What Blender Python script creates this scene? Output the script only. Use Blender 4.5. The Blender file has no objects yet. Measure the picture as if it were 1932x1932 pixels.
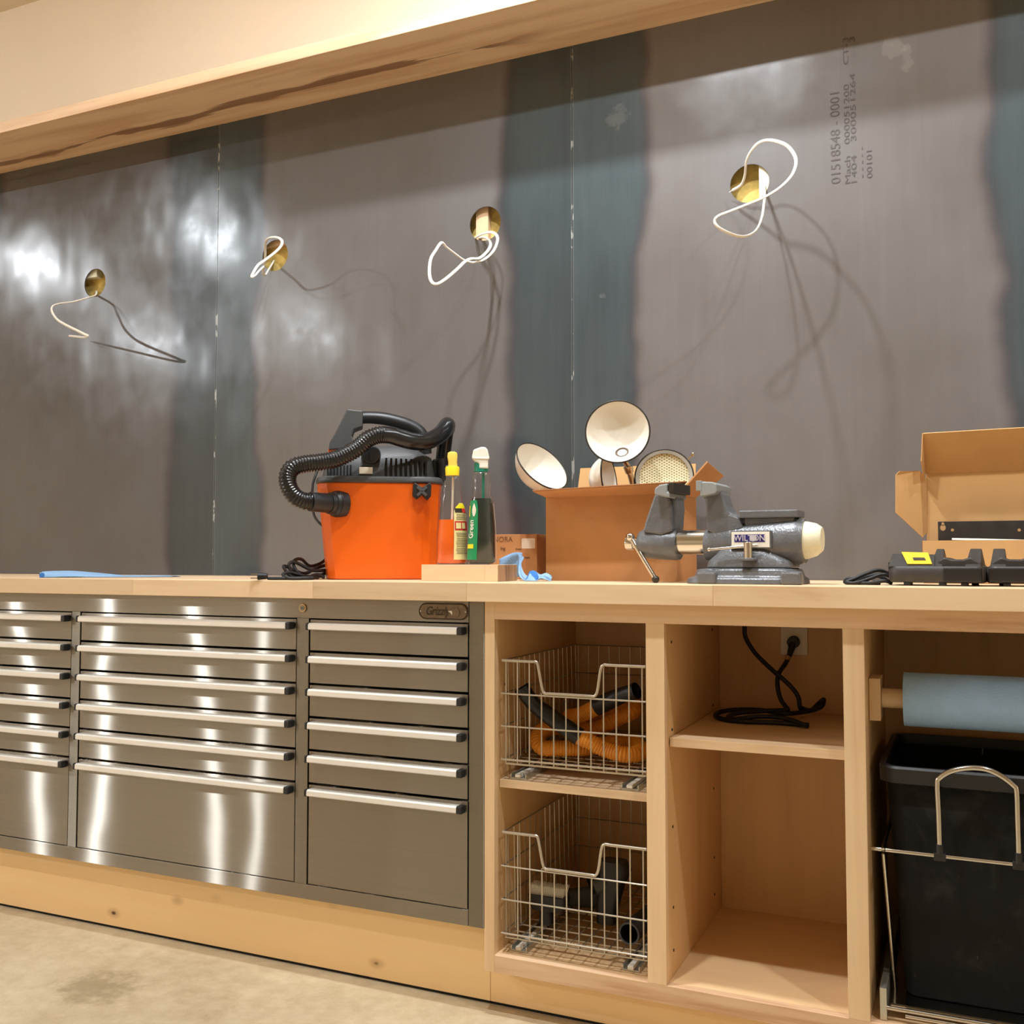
import bpy, bmesh, math, random
from mathutils import Vector, Matrix
random.seed(7)
PI = math.pi
scene = bpy.context.scene
COL = scene.collection

# ------------------------------------------------------------------ camera, world, lights, exposure
CAM = Vector((0.949, -1.965, 0.964)); YAW = 0.4226; PITCH = 0.0476; FPX = 1895.66
cam_data = bpy.data.cameras.new('camera')
cam_data.sensor_width = 36.0
cam_data.lens = FPX / 1932.0 * 36.0
cam_data.clip_start = 0.02
cam = bpy.data.objects.new('camera', cam_data)
cam.location = CAM
cam.rotation_euler = (PI / 2 + PITCH, 0, YAW)
COL.objects.link(cam)
scene.camera = cam
scene.view_settings.view_transform = 'Standard'
scene.view_settings.look = 'None'
scene.view_settings.gamma = 1.0
scene.view_settings.use_curve_mapping = False
scene.view_settings.exposure = -0.50
scene.cycles.max_bounces = 6; scene.cycles.diffuse_bounces = 4; scene.cycles.glossy_bounces = 3; scene.cycles.transmission_bounces = 4; scene.cycles.transparent_max_bounces = 8
scene.cycles.use_adaptive_sampling = True; scene.cycles.adaptive_threshold = 0.06; scene.cycles.adaptive_min_samples = 16
world = bpy.data.worlds.new('world'); scene.world = world
world.use_nodes = True
world.node_tree.nodes['Background'].inputs[0].default_value = (1.0, 0.93, 0.85, 1)
world.node_tree.nodes['Background'].inputs[1].default_value = 0.02
LAMP_COLOR = (0.89, 0.945, 1.0)
# ceiling lamps: x, y, watts
LAMPS = [(-2.80, -0.22, 21), (-1.36, -0.22, 28), (0.08, -0.22, 60), (1.52, -0.22, 24),
         (0.18, -0.84, 48), (1.62, -0.84, 36), (-3.6, -2.15, 54), (-5.24, -2.18, 76), (-4.75, -4.75, 80), (-6.45, -4.6, 150)]  # second row's right-hand lamp is added, to brighten the right end
BARE = (0, 1)      # these two made bare bulbs to spread light on the upper wall; others recessed
ZCEIL = 3.14

# ------------------------------------------------------------------ geometry of the view (to read positions on known planes)
_f0 = Vector((-math.sin(YAW), math.cos(YAW), 0)); _r = Vector((math.cos(YAW), math.sin(YAW), 0)); _u0 = Vector((0, 0, 1))
_fw = _f0 * math.cos(PITCH) + _u0 * math.sin(PITCH)
_up = -_f0 * math.sin(PITCH) + _u0 * math.cos(PITCH)
def ray(u, v): return _fw + _r * ((u - 966) / FPX) + _up * ((966 - v) / FPX)
def at(u, v, Y):
    q = ray(u, v); return CAM + q * ((Y - CAM.y) / q.y)
def atz(u, v, Z):
    q = ray(u, v); return CAM + q * ((Z - CAM.z) / q.z)

# ------------------------------------------------------------------ helpers
def lin(c):
    return tuple(((x / 255.0) / 12.92 if x / 255.0 <= 0.04045 else ((x / 255.0 + 0.055) / 1.055) ** 2.4) for x in c)

class MB:
    def __init__(s): s.v = []; s.f = []
    def add(s, vs, fs, M=None):
        b = len(s.v)
        for p in vs:
            p = Vector(p)
            s.v.append(M @ p if M is not None else p)
        for f in fs: s.f.append([b + i for i in f])
        return s
    def box(s, x0, x1, y0, y1, z0, z1, M=None):
        vs = [(x0, y0, z0), (x1, y0, z0), (x1, y1, z0), (x0, y1, z0), (x0, y0, z1), (x1, y0, z1), (x1, y1, z1), (x0, y1, z1)]
        return s.add(vs, [(0, 3, 2, 1), (4, 5, 6, 7), (0, 1, 5, 4), (1, 2, 6, 5), (2, 3, 7, 6), (3, 0, 4, 7)], M)
    def loft(s, rings, caps=True, M=None, closed=True):
        n = len(rings[0]); vs = [p for r in rings for p in r]; fs = []
        for k in range(len(rings) - 1):
            for i in range(n if closed else n - 1):
                j = (i + 1) % n
                fs.append((k * n + i, k * n + j, (k + 1) * n + j, (k + 1) * n + i))
        if caps:
            fs.append(tuple(range(n))[::-1]); fs.append(tuple((len(rings) - 1) * n + i for i in range(n)))
        return s.add(vs, fs, M)
    def cyl(s, p0, p1, r0, r1=None, n=20, caps=True, M=None):
        p0 = Vector(p0); p1 = Vector(p1); r1 = r0 if r1 is None else r1
        d = (p1 - p0).normalized()
        a = d.orthogonal().normalized(); b = d.cross(a)
        rings = [[p + (a * math.cos(2 * PI * i / n) + b * math.sin(2 * PI * i / n)) * r for i in range(n)] for p, r in ((p0, r0), (p1, r1))]
        return s.loft(rings, caps, M)
    def revolve(s, prof, n=32, M=None, caps=False):
        # profile of (radius, height) about local z
        rings = [[Vector((r * math.cos(2 * PI * i / n), r * math.sin(2 * PI * i / n), z)) for i in range(n)] for r, z in prof]
        return s.loft(rings, caps, M)
    def tube(s, pts, r, n=10, caps=True, closed=False, flat=1.0, M=None):
        pts = [Vector(p) for p in pts]; m = len(pts)
        rr = r if isinstance(r, (list, tuple)) else [r] * m
        tang = []
        for i in range(m):
            a = pts[i - 1] if (i > 0 or closed) else pts[i]; b = pts[(i + 1) % m] if (i < m - 1 or closed) else pts[i]
            t = b - a
            tang.append(t.normalized() if t.length > 1e-9 else Vector((0, 0, 1)))
        nrm = tang[0].orthogonal().normalized(); rings = []
        for i in range(m):
            t = tang[i]
            nrm = (nrm - t * nrm.dot(t))
            nrm = nrm.normalized() if nrm.length > 1e-6 else t.orthogonal().normalized()
            bi = t.cross(nrm)
            rings.append([pts[i] + (nrm * math.cos(2 * PI * k / n) + bi * math.sin(2 * PI * k / n) * flat) * rr[i] for k in range(n)])
        if closed: rings.append(rings[0]); caps = False
        return s.loft(rings, caps, M)
    def prism(s, poly, a, b, M=None):
        # polygon in (x, z), extruded along y from a to b
        n = len(poly)
        vs = [(x, a, z) for x, z in poly] + [(x, b, z) for x, z in poly]
        fs = [tuple(range(n))[::-1], tuple(range(n, 2 * n))]
        for i in range(n):
            j = (i + 1) % n
            fs.append((i, j, n + j, n + i))
        return s.add(vs, fs, M)
    def ball(s, c, r, n=12, M=None, sc=(1, 1, 1)):
        c = Vector(c); rings = []
        for k in range(1, n // 2):
            th = PI * k / (n // 2)
            rings.append([c + Vector((r * sc[0] * math.sin(th) * math.cos(2 * PI * i / n), r * sc[1] * math.sin(th) * math.sin(2 * PI * i / n), -r * sc[2] * math.cos(th))) for i in range(n)])
        return s.loft(rings, True, M)
    def sheet(s, fn, nu, nv, M=None):
        vs = [fn(i / nu, j / nv) for j in range(nv + 1) for i in range(nu + 1)]
        fs = [(j * (nu + 1) + i, j * (nu + 1) + i + 1, (j + 1) * (nu + 1) + i + 1, (j + 1) * (nu + 1) + i) for j in range(nv) for i in range(nu)]
        return s.add(vs, fs, M)
    def build(s, name, mat, parent=None, smooth=None, bevel=0, solid=0, local=True, recalc=True, seg=2):
        me = bpy.data.meshes.new(name)
        me.from_pydata([tuple(p) for p in s.v], [], s.f)
        if recalc:
            bm = bmesh.new(); bm.from_mesh(me); bmesh.ops.recalc_face_normals(bm, faces=bm.faces); bm.to_mesh(me); bm.free()
        o = bpy.data.objects.new(name, me)
        me.materials.append(mat)
        if smooth:
            for p in me.polygons: p.use_smooth = True
            me.set_sharp_from_angle(angle=math.radians(smooth))
        COL.objects.link(o)
        if solid:
            md = o.modifiers.new('solid', 'SOLIDIFY'); md.thickness = solid; md.offset = 0
        if bevel:
            md = o.modifiers.new('bevel', 'BEVEL'); md.width = bevel; md.segments = seg; md.limit_method = 'ANGLE'; md.angle_limit = math.radians(40)
        if parent is not None: attach(o, parent, local)
        return o

MATS = {}
def attach(o, parent, local=False):
    o.parent = parent
    if not local and parent.type == 'EMPTY':
        o.matrix_parent_inverse = TH[parent.name].inverted()
TH = {}
def thing(name, label, cat, loc=(0, 0, 0), rz=0.0, group=None):
    e = bpy.data.objects.new(name, None); COL.objects.link(e)
    e.empty_display_size = 0.05
    e.location = loc; e.rotation_euler = (0, 0, rz)
    TH[e.name] = Matrix.Translation(Vector(loc)) @ Matrix.Rotation(rz, 4, 'Z')
    return tag(e, label, cat, group)
def tag(o, label, cat, group=None):
    o['label'] = label; o['category'] = cat
    if group: o['group'] = group
    return o
def struct(o):
    o['kind'] = 'structure'; return o
def spline(P, k=8, closed=False):
    P = [Vector(p) for p in P]; n = len(P); out = []
    for i in range(n if closed else n - 1):
        if closed: a, b, c, d = P[(i - 1) % n], P[i], P[(i + 1) % n], P[(i + 2) % n]
        else: a, b, c, d = P[max(i - 1, 0)], P[i], P[i + 1], P[min(i + 2, n - 1)]
        for t in range(k):
            t /= k
            out.append(0.5 * ((2 * b) + (c - a) * t + (2 * a - 5 * b + 4 * c - d) * t * t + (3 * b - a - 3 * c + d) * t ** 3))
    if not closed: out.append(P[-1])
    return out
def resample(pts, step):
    out = [pts[0].copy()]; acc = 0.0
    for a, b in zip(pts, pts[1:]):
        L = (b - a).length; d = step - acc
        while d <= L:
            out.append(a + (b - a) * (d / L)); d += step
        acc = (acc + L) % step
    return out
def rrect(hx, hy, r, n=5, z=0.0, cx=0.0, cy=0.0):
    pts = []
    for q, (sx, sy) in enumerate(((1, 1), (-1, 1), (-1, -1), (1, -1))):
        for k in range(n + 1):
            a = PI / 2 * q + PI / 2 * k / n
            pts.append(Vector((cx + sx * (hx - r) + r * math.cos(a), cy + sy * (hy - r) + r * math.sin(a), z)))
    return pts
def text(body, size, M, mat, parent, name='lettering', depth=0.0004, shear=0.0, local=True, bold=0.0, sx=1.0):
    cu = bpy.data.curves.new(name, 'FONT'); cu.body = body; cu.size = size; cu.align_x = 'CENTER'; cu.align_y = 'CENTER'
    cu.extrude = depth; cu.shear = shear; cu.offset = bold; cu.resolution_u = 3
    t = bpy.data.objects.new(name, cu); COL.objects.link(t)
    dg = bpy.context.evaluated_depsgraph_get()
    me = bpy.data.meshes.new_from_object(t.evaluated_get(dg))
    bpy.data.objects.remove(t); bpy.data.curves.remove(cu)
    S = Matrix.Diagonal((sx, 1, 1, 1))
    me.transform(M @ S); me.materials.clear(); me.materials.append(mat); me.name = name
    o = bpy.data.objects.new(name, me); COL.objects.link(o)
    if parent is not None: attach(o, parent, local)
    return o
def face_front(p, roll=0.0):
    # text lies in a plane whose normal is -y, reading along +x, at point p
    return Matrix.Translation(Vector(p)) @ Matrix.Rotation(PI / 2, 4, 'X') @ Matrix.Rotation(roll, 4, 'Z')

# ------------------------------------------------------------------ materials
def node_mat(name):
    m = bpy.data.materials.new(name); m.use_nodes = True
    nt = m.node_tree; b = nt.nodes['Principled BSDF']
    return m, nt, b
def N(nt, kind, **kw):
    n = nt.nodes.new(kind)
    for k, v in kw.items():
        if k.startswith('i_'): n.inputs[int(k[2:])].default_value = v
        else: setattr(n, k, v)
    return n
def coords(nt, scale=(1, 1, 1), loc=(0, 0, 0)):
    tc = N(nt, 'ShaderNodeTexCoord'); mp = N(nt, 'ShaderNodeMapping')
    mp.inputs['Scale'].default_value = scale; mp.inputs['Location'].default_value = loc
    nt.links.new(tc.outputs['Object'], mp.inputs[0]); return mp.outputs[0]
def noise(nt, vec, scale, detail=4, rough=0.55, dist=0.0):
    n = N(nt, 'ShaderNodeTexNoise'); n.inputs['Scale'].default_value = scale; n.inputs['Detail'].default_value = detail
    n.inputs['Roughness'].default_value = rough; n.inputs['Distortion'].default_value = dist
    nt.links.new(vec, n.inputs['Vector']); return n.outputs['Fac']
def ramp(nt, fac, stops):
    r = N(nt, 'ShaderNodeValToRGB'); cr = r.color_ramp
    while len(cr.elements) < len(stops): cr.elements.new(0.5)
    for e, (p, c) in zip(cr.elements, stops):
        e.position = p; e.color = (*c, 1)
    nt.links.new(fac, r.inputs[0]); return r.outputs[0]
def math_n(nt, op, a, b=None, c=None, clamp=False):
    n = N(nt, 'ShaderNodeMath', operation=op, use_clamp=clamp)
    for i, x in enumerate((a, b, c)):
        if x is None: continue
        if isinstance(x, (int, float)): n.inputs[i].default_value = x
        else: nt.links.new(x, n.inputs[i])
    return n.outputs[0]
def mapr(nt, x, a, b, c=0.0, d=1.0, smooth=True):
    n = N(nt, 'ShaderNodeMapRange'); n.interpolation_type = 'SMOOTHSTEP' if smooth else 'LINEAR'
    nt.links.new(x, n.inputs[0])
    for i, vv in enumerate((a, b, c, d)): n.inputs[1 + i].default_value = vv
    return n.outputs[0]
def mixc(nt, fac, a, b, mode='MIX'):
    n = N(nt, 'ShaderNodeMix', data_type='RGBA', blend_type=mode)
    if isinstance(fac, (int, float)): n.inputs[0].default_value = fac
    else: nt.links.new(fac, n.inputs[0])
    for i, x in ((6, a), (7, b)):
        if isinstance(x, tuple): n.inputs[i].default_value = (*x, 1)
        else: nt.links.new(x, n.inputs[i])
    return n.outputs[2]
def bump(nt, b, height, strength, dist=0.01):
    n = N(nt, 'ShaderNodeBump'); n.inputs['Strength'].default_value = strength; n.inputs['Distance'].default_value = dist
    nt.links.new(height, n.inputs['Height']); nt.links.new(n.outputs[0], b.inputs['Normal'])
def plain(name, rgb, rough=0.5, metal=0.0, var=0.08, vscale=14.0, bmp=0.0, bscale=60.0, spec=0.5, coat=0.0):
    m, nt, b = node_mat(name)
    c = lin(rgb); v = coords(nt)
    f = noise(nt, v, vscale, 3)
    nt.links.new(ramp(nt, f, [(0.3, tuple(x * (1 - var) for x in c)), (0.7, tuple(min(1, x * (1 + var)) for x in c))]), b.inputs['Base Color'])
    b.inputs['Roughness'].default_value = rough; b.inputs['Metallic'].default_value = metal
    b.inputs['Specular IOR Level'].default_value = spec; b.inputs['Coat Weight'].default_value = coat
    if bmp: bump(nt, b, noise(nt, v, bscale, 3), bmp, 0.004)
    MATS[name] = m; return m

def wood(name, base, dark, axis='x', fine=1.0, rough=0.5, rand=0.10, figure=0.5, knots=False):
    m, nt, b = node_mat(name)
    st = {'x': (1.2, 16, 16), 'y': (16, 1.2, 16), 'z': (16, 16, 1.2)}[axis]
    v = coords(nt, tuple(s * fine for s in st))
    oi = N(nt, 'ShaderNodeObjectInfo')
    off = N(nt, 'ShaderNodeVectorMath', operation='ADD')
    mul = math_n(nt, 'MULTIPLY', oi.outputs['Random'], 37.0)
    cmb = N(nt, 'ShaderNodeCombineXYZ')
    for i in range(3): nt.links.new(mul, cmb.inputs[i])
    nt.links.new(v, off.inputs[0]); nt.links.new(cmb.outputs[0], off.inputs[1])
    vv = off.outputs[0]
    n1 = noise(nt, vv, 1.0, 5, 0.6, 0.6); n2 = noise(nt, vv, 5.0, 3, 0.5)
    mix = math_n(nt, 'ADD', math_n(nt, 'MULTIPLY', n1, 0.75), math_n(nt, 'MULTIPLY', n2, 0.25))
    lb = lin(base); ld = lin(dark)
    mid = tuple(0.65 * a + 0.35 * c for a, c in zip(lb, ld))
    col = ramp(nt, mix, [(0.34, ld if figure >= 1 else tuple(a * (1 - figure) + c * figure for a, c in zip(lb, ld))), (0.44, mid if figure >= 1 else tuple(0.8 * a + 0.2 * c for a, c in zip(lb, ld))), (0.55, lb), (0.75, tuple(min(1, x * 1.06) for x in lb))])
    tone = mapr(nt, oi.outputs['Random'], 0, 1, 1 - rand, 1 + rand * 0.4, False)
    hs = N(nt, 'ShaderNodeHueSaturation'); nt.links.new(tone, hs.inputs['Value']); nt.links.new(col, hs.inputs['Color'])
    out = hs.outputs[0]
    if knots:
        vo = N(nt, 'ShaderNodeTexVoronoi'); vo.inputs['Scale'].default_value = 5.5; vo.inputs['Randomness'].default_value = 1
        nt.links.new(coords(nt, (1.0, 0.15, 1.7)), vo.inputs['Vector'])
        k = mapr(nt, vo.outputs['Distance'], 0.025, 0.06, 1, 0)
        halo = mapr(nt, vo.outputs['Distance'], 0.03, 0.17, 0.45, 0)
        out = mixc(nt, halo, out, tuple(x * 0.62 for x in lin((205, 150, 88))))
        out = mixc(nt, k, out, lin((92, 52, 26)))
    nt.links.new(out, b.inputs['Base Color'])
    b.inputs['Roughness'].default_value = rough
    bump(nt, b, mix, 0.06, 0.002)
    MATS[name] = m; return m

MAPLE = ((236, 204, 164), (205, 164, 118))
m_maple_x = wood('maple_grain_along', *MAPLE, 'x', 1.0, 0.42, 0.10, 0.6)
m_maple_z = wood('maple_grain_upright', (233, 200, 158), (206, 165, 118), 'z', 1.0, 0.45, 0.08, 0.5)
m_maple_y = wood('maple_grain_deep', *MAPLE, 'y', 1.0, 0.45, 0.08, 0.5)
m_rail = wood('maple_figured', (230, 194, 155), (196, 148, 108), 'x', 0.9, 0.45, 0.06, 1.0)
m_ply = wood('birch_ply', (228, 188, 136), (206, 160, 106), 'z', 0.55, 0.5, 0.04, 0.6)
m_ply_floor = wood('birch_ply_floor', (230, 192, 144), (208, 164, 114), 'x', 0.5, 0.5, 0.04, 0.6)
m_kick = wood('birch_kick_board', (255, 217, 160), (244, 194, 130), 'x', 0.35, 0.45, 0.02, 0.5, knots=True)
m_endgrain = wood('maple_end_grain', (176, 140, 104), (120, 92, 68), 'z', 3.0, 0.6, 0.05, 1.0)
m_pine = plain('stud_timber', (226, 190, 150), 0.7, vscale=20)

# --- dark rolled steel sheets with blue oxide bands along the sheet edges
SEAM0 = -1.2243; SHEET = 1.219; YW = 0.557
def steel_wall():
    m, nt, b = node_mat('rolled_steel_sheet')
    tc = N(nt, 'ShaderNodeTexCoord'); sep = N(nt, 'ShaderNodeSeparateXYZ'); nt.links.new(tc.outputs['Object'], sep.inputs[0])
    x, z = sep.outputs[0], sep.outputs[2]
    fr = math_n(nt, 'FRACT', math_n(nt, 'DIVIDE', math_n(nt, 'ADD', x, -SEAM0 + SHEET * 6), SHEET))
    dd = math_n(nt, 'MULTIPLY', math_n(nt, 'MINIMUM', fr, math_n(nt, 'SUBTRACT', 1.0, fr)), SHEET)
    v1 = coords(nt, (0.25, 1, 1.0)); wob = noise(nt, v1, 3.0, 3, 0.5)
    v1b = coords(nt, (1.5, 1, 0.55)); wob2 = noise(nt, v1b, 1.3, 2, 0.5)
    edge = math_n(nt, 'ADD', dd, math_n(nt, 'ADD', math_n(nt, 'MULTIPLY', math_n(nt, 'SUBTRACT', wob, 0.5), 0.13), math_n(nt, 'MULTIPLY', math_n(nt, 'SUBTRACT', wob2, 0.5), 0.13)))
    band = mapr(nt, edge, 0.172, 0.200, 1, 0)
    rim = math_n(nt, 'MULTIPLY', mapr(nt, edge, 0.150, 0.186, 0, 1), mapr(nt, edge, 0.186, 0.215, 1, 0))
    vg = coords(nt, (1, 1, 1)); big = noise(nt, vg, 1.6, 4, 0.55); fine = noise(nt, coords(nt, (60, 60, 3)), 1.0, 3, 0.6)
    mid = ramp(nt, big, [(0.3, (0.132, 0.116, 0.106)), (0.5, (0.160, 0.145, 0.137)), (0.72, (0.175, 0.166, 0.166))])
    blue = ramp(nt, noise(nt, coords(nt, (2, 1, 0.8)), 2.0, 4), [(0.3, (0.040, 0.054, 0.060)), (0.7, (0.064, 0.086, 0.093))])
    col = mixc(nt, band, mid, blue)
    col = mixc(nt, math_n(nt, 'MULTIPLY', rim, 0.45), col, (0.062, 0.046, 0.052))
    col = mixc(nt, 0.05, col, ramp(nt, fine, [(0.3, (0.05, 0.045, 0.04)), (0.7, (0.22, 0.2, 0.19))]))
    # sheet colour set darker leftward, lighter rightward, to balance the lamps' light
    idx = math_n(nt, 'FLOOR', math_n(nt, 'DIVIDE', math_n(nt, 'ADD', x, -SEAM0), SHEET))
    tone = mapr(nt, idx, -1.0, 1.0, 0.60, 1.14, False)
    hs = N(nt, 'ShaderNodeHueSaturation'); nt.links.new(tone, hs.inputs['Value']); nt.links.new(col, hs.inputs['Color']); col = hs.outputs[0]
    # bright scratched edge beside each seam
    sc = math_n(nt, 'MULTIPLY', mapr(nt, dd, 0.0015, 0.0045, 1, 0), mapr(nt, noise(nt, coords(nt, (40, 1, 14)), 1.0, 3, 0.7), 0.57, 0.62))
    sc = math_n(nt, 'ADD', sc, math_n(nt, 'MULTIPLY', mapr(nt, dd, 0.002, 0.005, 1, 0), 0.12), clamp=True)
    col = mixc(nt, sc, col, (0.5, 0.5, 0.46))
    # worn chalky smudges with a shape of their own
    sm_noise = noise(nt, coords(nt, (1, 1, 1)), 26.0, 3, 0.6)
    def smudge(col, cx, cz, rx, rz, amt):
        dx = math_n(nt, 'DIVIDE', math_n(nt, 'SUBTRACT', x, cx), rx); dz = math_n(nt, 'DIVIDE', math_n(nt, 'SUBTRACT', z, cz), rz)
        d2 = math_n(nt, 'ADD', math_n(nt, 'MULTIPLY', dx, dx), math_n(nt, 'MULTIPLY', dz, dz))
        nn = sm_noise
        mk = mapr(nt, math_n(nt, 'ADD', d2, math_n(nt, 'MULTIPLY', math_n(nt, 'SUBTRACT', nn, 0.5), 5.0)), 0.2, 1.0, amt, 0)
        return mixc(nt, mk, col, (0.42, 0.38, 0.35))
    for (u, v, rx, rz, a) in [(1168, 218, .035, .035, .14), (1688, 95, .03, .03, .17), (1712, 110, .016, .035, .17), (1137, 558, .012, .012, .16)]:
        p = at(u, v, YW); col = smudge(col, p.x, p.z, rx, rz, a)
    nt.links.new(col, b.inputs['Base Color'])
    rg = mapr(nt, noise(nt, coords(nt, (1, 1, 1)), 9.0, 4, 0.6), 0.3, 0.7, 0.17, 0.23)
    nt.links.new(rg, b.inputs['Roughness'])
    b.inputs['Metallic'].default_value = 0.0
    b.inputs['Specular IOR Level'].default_value = 0.6
    bump(nt, b, noise(nt, coords(nt, (1.6, 1, 1)), 5.0, 1, 0.4), 0.10, 0.03)
    return m
m_sheet = steel_wall()

def brushed(name, rgb, wide=0.5, narrow=0.004, wav=0.06):
    # horizontally brushed steel: reflections smear upright; a little broad sheen under it
    m, nt, b = node_mat(name)
    f = noise(nt, coords(nt, (0.5, 0.5, 160)), 1.0, 2, 0.6); c = lin(rgb)
    col = ramp(nt, f, [(0.3, tuple(x * 0.97 for x in c)), (0.7, tuple(min(1, x * 1.03) for x in c))])
    nt.links.new(col, b.inputs['Base Color'])
    b.inputs['Metallic'].default_value = 1.0; b.inputs['Roughness'].default_value = 0.5
    g = N(nt, 'ShaderNodeBsdfAnisotropic')
    r2 = math.sqrt(wide * narrow); an = math.sqrt(narrow / wide) - 1
    g.inputs['Roughness'].default_value = math.sqrt(r2); g.inputs['Anisotropy'].default_value = an
    nt.links.new(col, g.inputs['Color'])
    t = N(nt, 'ShaderNodeCombineXYZ'); t.inputs[2].default_value = 1.0
    nt.links.new(t.outputs[0], g.inputs['Tangent'])
    bp = N(nt, 'ShaderNodeBump'); bp.inputs['Strength'].default_value = wav; bp.inputs['Distance'].default_value = 0.05
    nt.links.new(noise(nt, coords(nt, (1.0, 1.0, 1.6)), 3.0, 1, 0.3), bp.inputs['Height'])
    nt.links.new(bp.outputs[0], g.inputs['Normal'])
    mx = N(nt, 'ShaderNodeMixShader'); mx.inputs[0].default_value = 0.35
    nt.links.new(g.outputs[0], mx.inputs[1]); nt.links.new(b.outputs[0], mx.inputs[2])
    nt.links.new(mx.outputs[0], nt.nodes['Material Output'].inputs[0])
    return m
m_stainless = brushed('brushed_stainless', (158, 152, 142), 0.55, 0.0036, 0.03)
m_stainless_dull = brushed('stainless_frame', (146, 140, 128), 0.6, 0.02, 0.01)
m_alu = plain('anodised_aluminium', (236, 232, 224), 0.38, 0.35, var=0.03)
m_chrome = plain('chrome', (205, 200, 190), 0.16, 1.0, var=0.02)
m_wire = plain('nickel_wire', (196, 188, 172), 0.30, 0.85, var=0.02)
m_zinc = plain('zinc_slide', (196, 194, 182), 0.35, 0.8, var=0.05)
m_gap = plain('shadow_gap_black', (22, 20, 18), 0.9, var=0.0)
m_blackpl = plain('black_plastic', (30, 30, 31), 0.42, var=0.15, vscale=40)
m_blackgl = plain('glossy_black_hose', (24, 24, 25), 0.22, var=0.1)
m_rubber = plain('black_rubber', (16, 15, 15), 0.55, var=0.1)
m_greypl = plain('dark_grey_plastic', (70, 70, 70), 0.5, var=0.06, bmp=0.1, bscale=300)
m_orange = plain('orange_plastic', (230, 100, 12), 0.36, var=0.03, vscale=6)
m_orhose = plain('orange_hose_plastic', (244, 158, 48), 0.42, var=0.06)
m_white = plain('white_plastic', (236, 230, 216), 0.4, var=0.02)
m_cable = plain('white_cable_sheath', (242, 234, 218), 0.45, var=0.02)
m_enamel = plain('white_enamel', (238, 230, 214), 0.28, var=0.02)
m_enamel_in = plain('satin_white_enamel', (230, 222, 206), 0.5, var=0.02)
m_iron = plain('dark_rim', (52, 46, 40), 0.4, 0.5, var=0.1)
m_hammer = plain('grey_hammered_paint', (104, 105, 107), 0.30, 0.15, var=0.08, vscale=60, bmp=0.25, bscale=220)
m_greyflat = plain('grey_machined_face', (150, 153, 152), 0.45, 0.3, var=0.05)
m_jaw = plain('blackened_jaw_steel', (62, 58, 50), 0.45, 0.6, var=0.2, vscale=80)
m_cream = plain('cream_paint', (232, 226, 196), 0.5, var=0.10, vscale=30)
m_card = plain('cardboard', (196, 140, 88), 0.85, var=0.06, vscale=9)
m_cardin = plain('pale_cardboard', (206, 160, 104), 0.85, var=0.05, vscale=9)
m_cardedge = plain('cardboard_cut_edge', (150, 98, 56), 0.9, var=0.2, vscale=200)
m_paper = plain('paper_label', (236, 222, 200), 0.7, var=0.02)
m_tape = plain('parcel_tape', (186, 134, 84), 0.3, var=0.03)
m_ink = plain('brown_ink', (120, 82, 50), 0.8, var=0.1)
m_stencil = plain('mill_stencil_ink', (80, 71, 66), 0.6, var=0.3, vscale=90)
m_towel = plain('blue_shop_towel', (140, 176, 212), 0.9, var=0.05, vscale=40, bmp=0.3, bscale=240)
m_towel_in = plain('deep_blue_towel', (58, 118, 190), 0.9, var=0.06, vscale=40)
m_roll = plain('blue_paper_roll', (156, 192, 234), 0.9, var=0.04, vscale=40, bmp=0.25, bscale=260)
m_yellow = plain('yellow_plastic', (246, 224, 40), 0.4, var=0.03)
m_peach = plain('yellow_nozzle', (246, 206, 92), 0.4, var=0.05)
m_green = plain('green_label', (22, 140, 84), 0.5, var=0.04)
m_teal = plain('teal_collar', (0, 128, 106), 0.4, var=0.03)
m_liqor = plain('orange_cleaner', (250, 108, 8), 0.25, var=0.03)
m_liqgr = plain('dark_green_cleaner', (34, 46, 42), 0.2, var=0.1)
m_labcream = plain('cream_label', (232, 216, 150), 0.5, var=0.03)
m_labyel = plain('yellow_label', (240, 220, 20), 0.5, var=0.03)
m_labred = plain('red_label', (206, 44, 40), 0.5, var=0.05)
m_labdark = plain('dark_label', (44, 36, 20), 0.5, var=0.05)
m_print = plain('small_print', (120, 104, 84), 0.7, var=0.1)
m_blueplate = plain('navy_enamel', (46, 38, 110), 0.35, var=0.05)
m_silverlet = plain('silver_lettering', (214, 208, 216), 0.35, 0.4, var=0.03)
m_badge = plain('pewter_badge', (118, 104, 84), 0.42, 0.75, var=0.12, vscale=90)
m_badgedark = plain('pewter_badge_recess', (60, 48, 32), 0.5, 0.5, var=0.1)
m_bronze = plain('bronze_socket', (84, 62, 40), 0.5, 0.1, var=0.15)
m_brass = plain('brass_lock', (198, 176, 136), 0.3, 0.8, var=0.05)
m_charger = plain('charger_plastic', (54, 50, 46), 0.45, var=0.12, vscale=50, bmp=0.1, bscale=300)
m_chargerd = plain('charger_plastic_dark', (26, 25, 24), 0.35, var=0.1)
m_yel2 = plain('yellow_charger_label', (246, 190, 40), 0.5, var=0.03)
m_insul = plain('insulation_board', (222, 192, 110), 0.9, var=0.35, vscale=26)
m_paint = plain('cream_wall_paint', (238, 222, 199), 0.75, var=0.012, vscale=3, bmp=0.03, bscale=160)
m_ceil = plain('ceiling_paint', (222, 208, 184), 0.8, var=0.012, vscale=3)
m_film = plain('clear_film_edge', (196, 186, 172), 0.2, var=0.1)
m_bracket = plain('black_metal_bracket', (52, 52, 54), 0.35, 0.3, var=0.2, vscale=20)
m_bin = None
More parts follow.
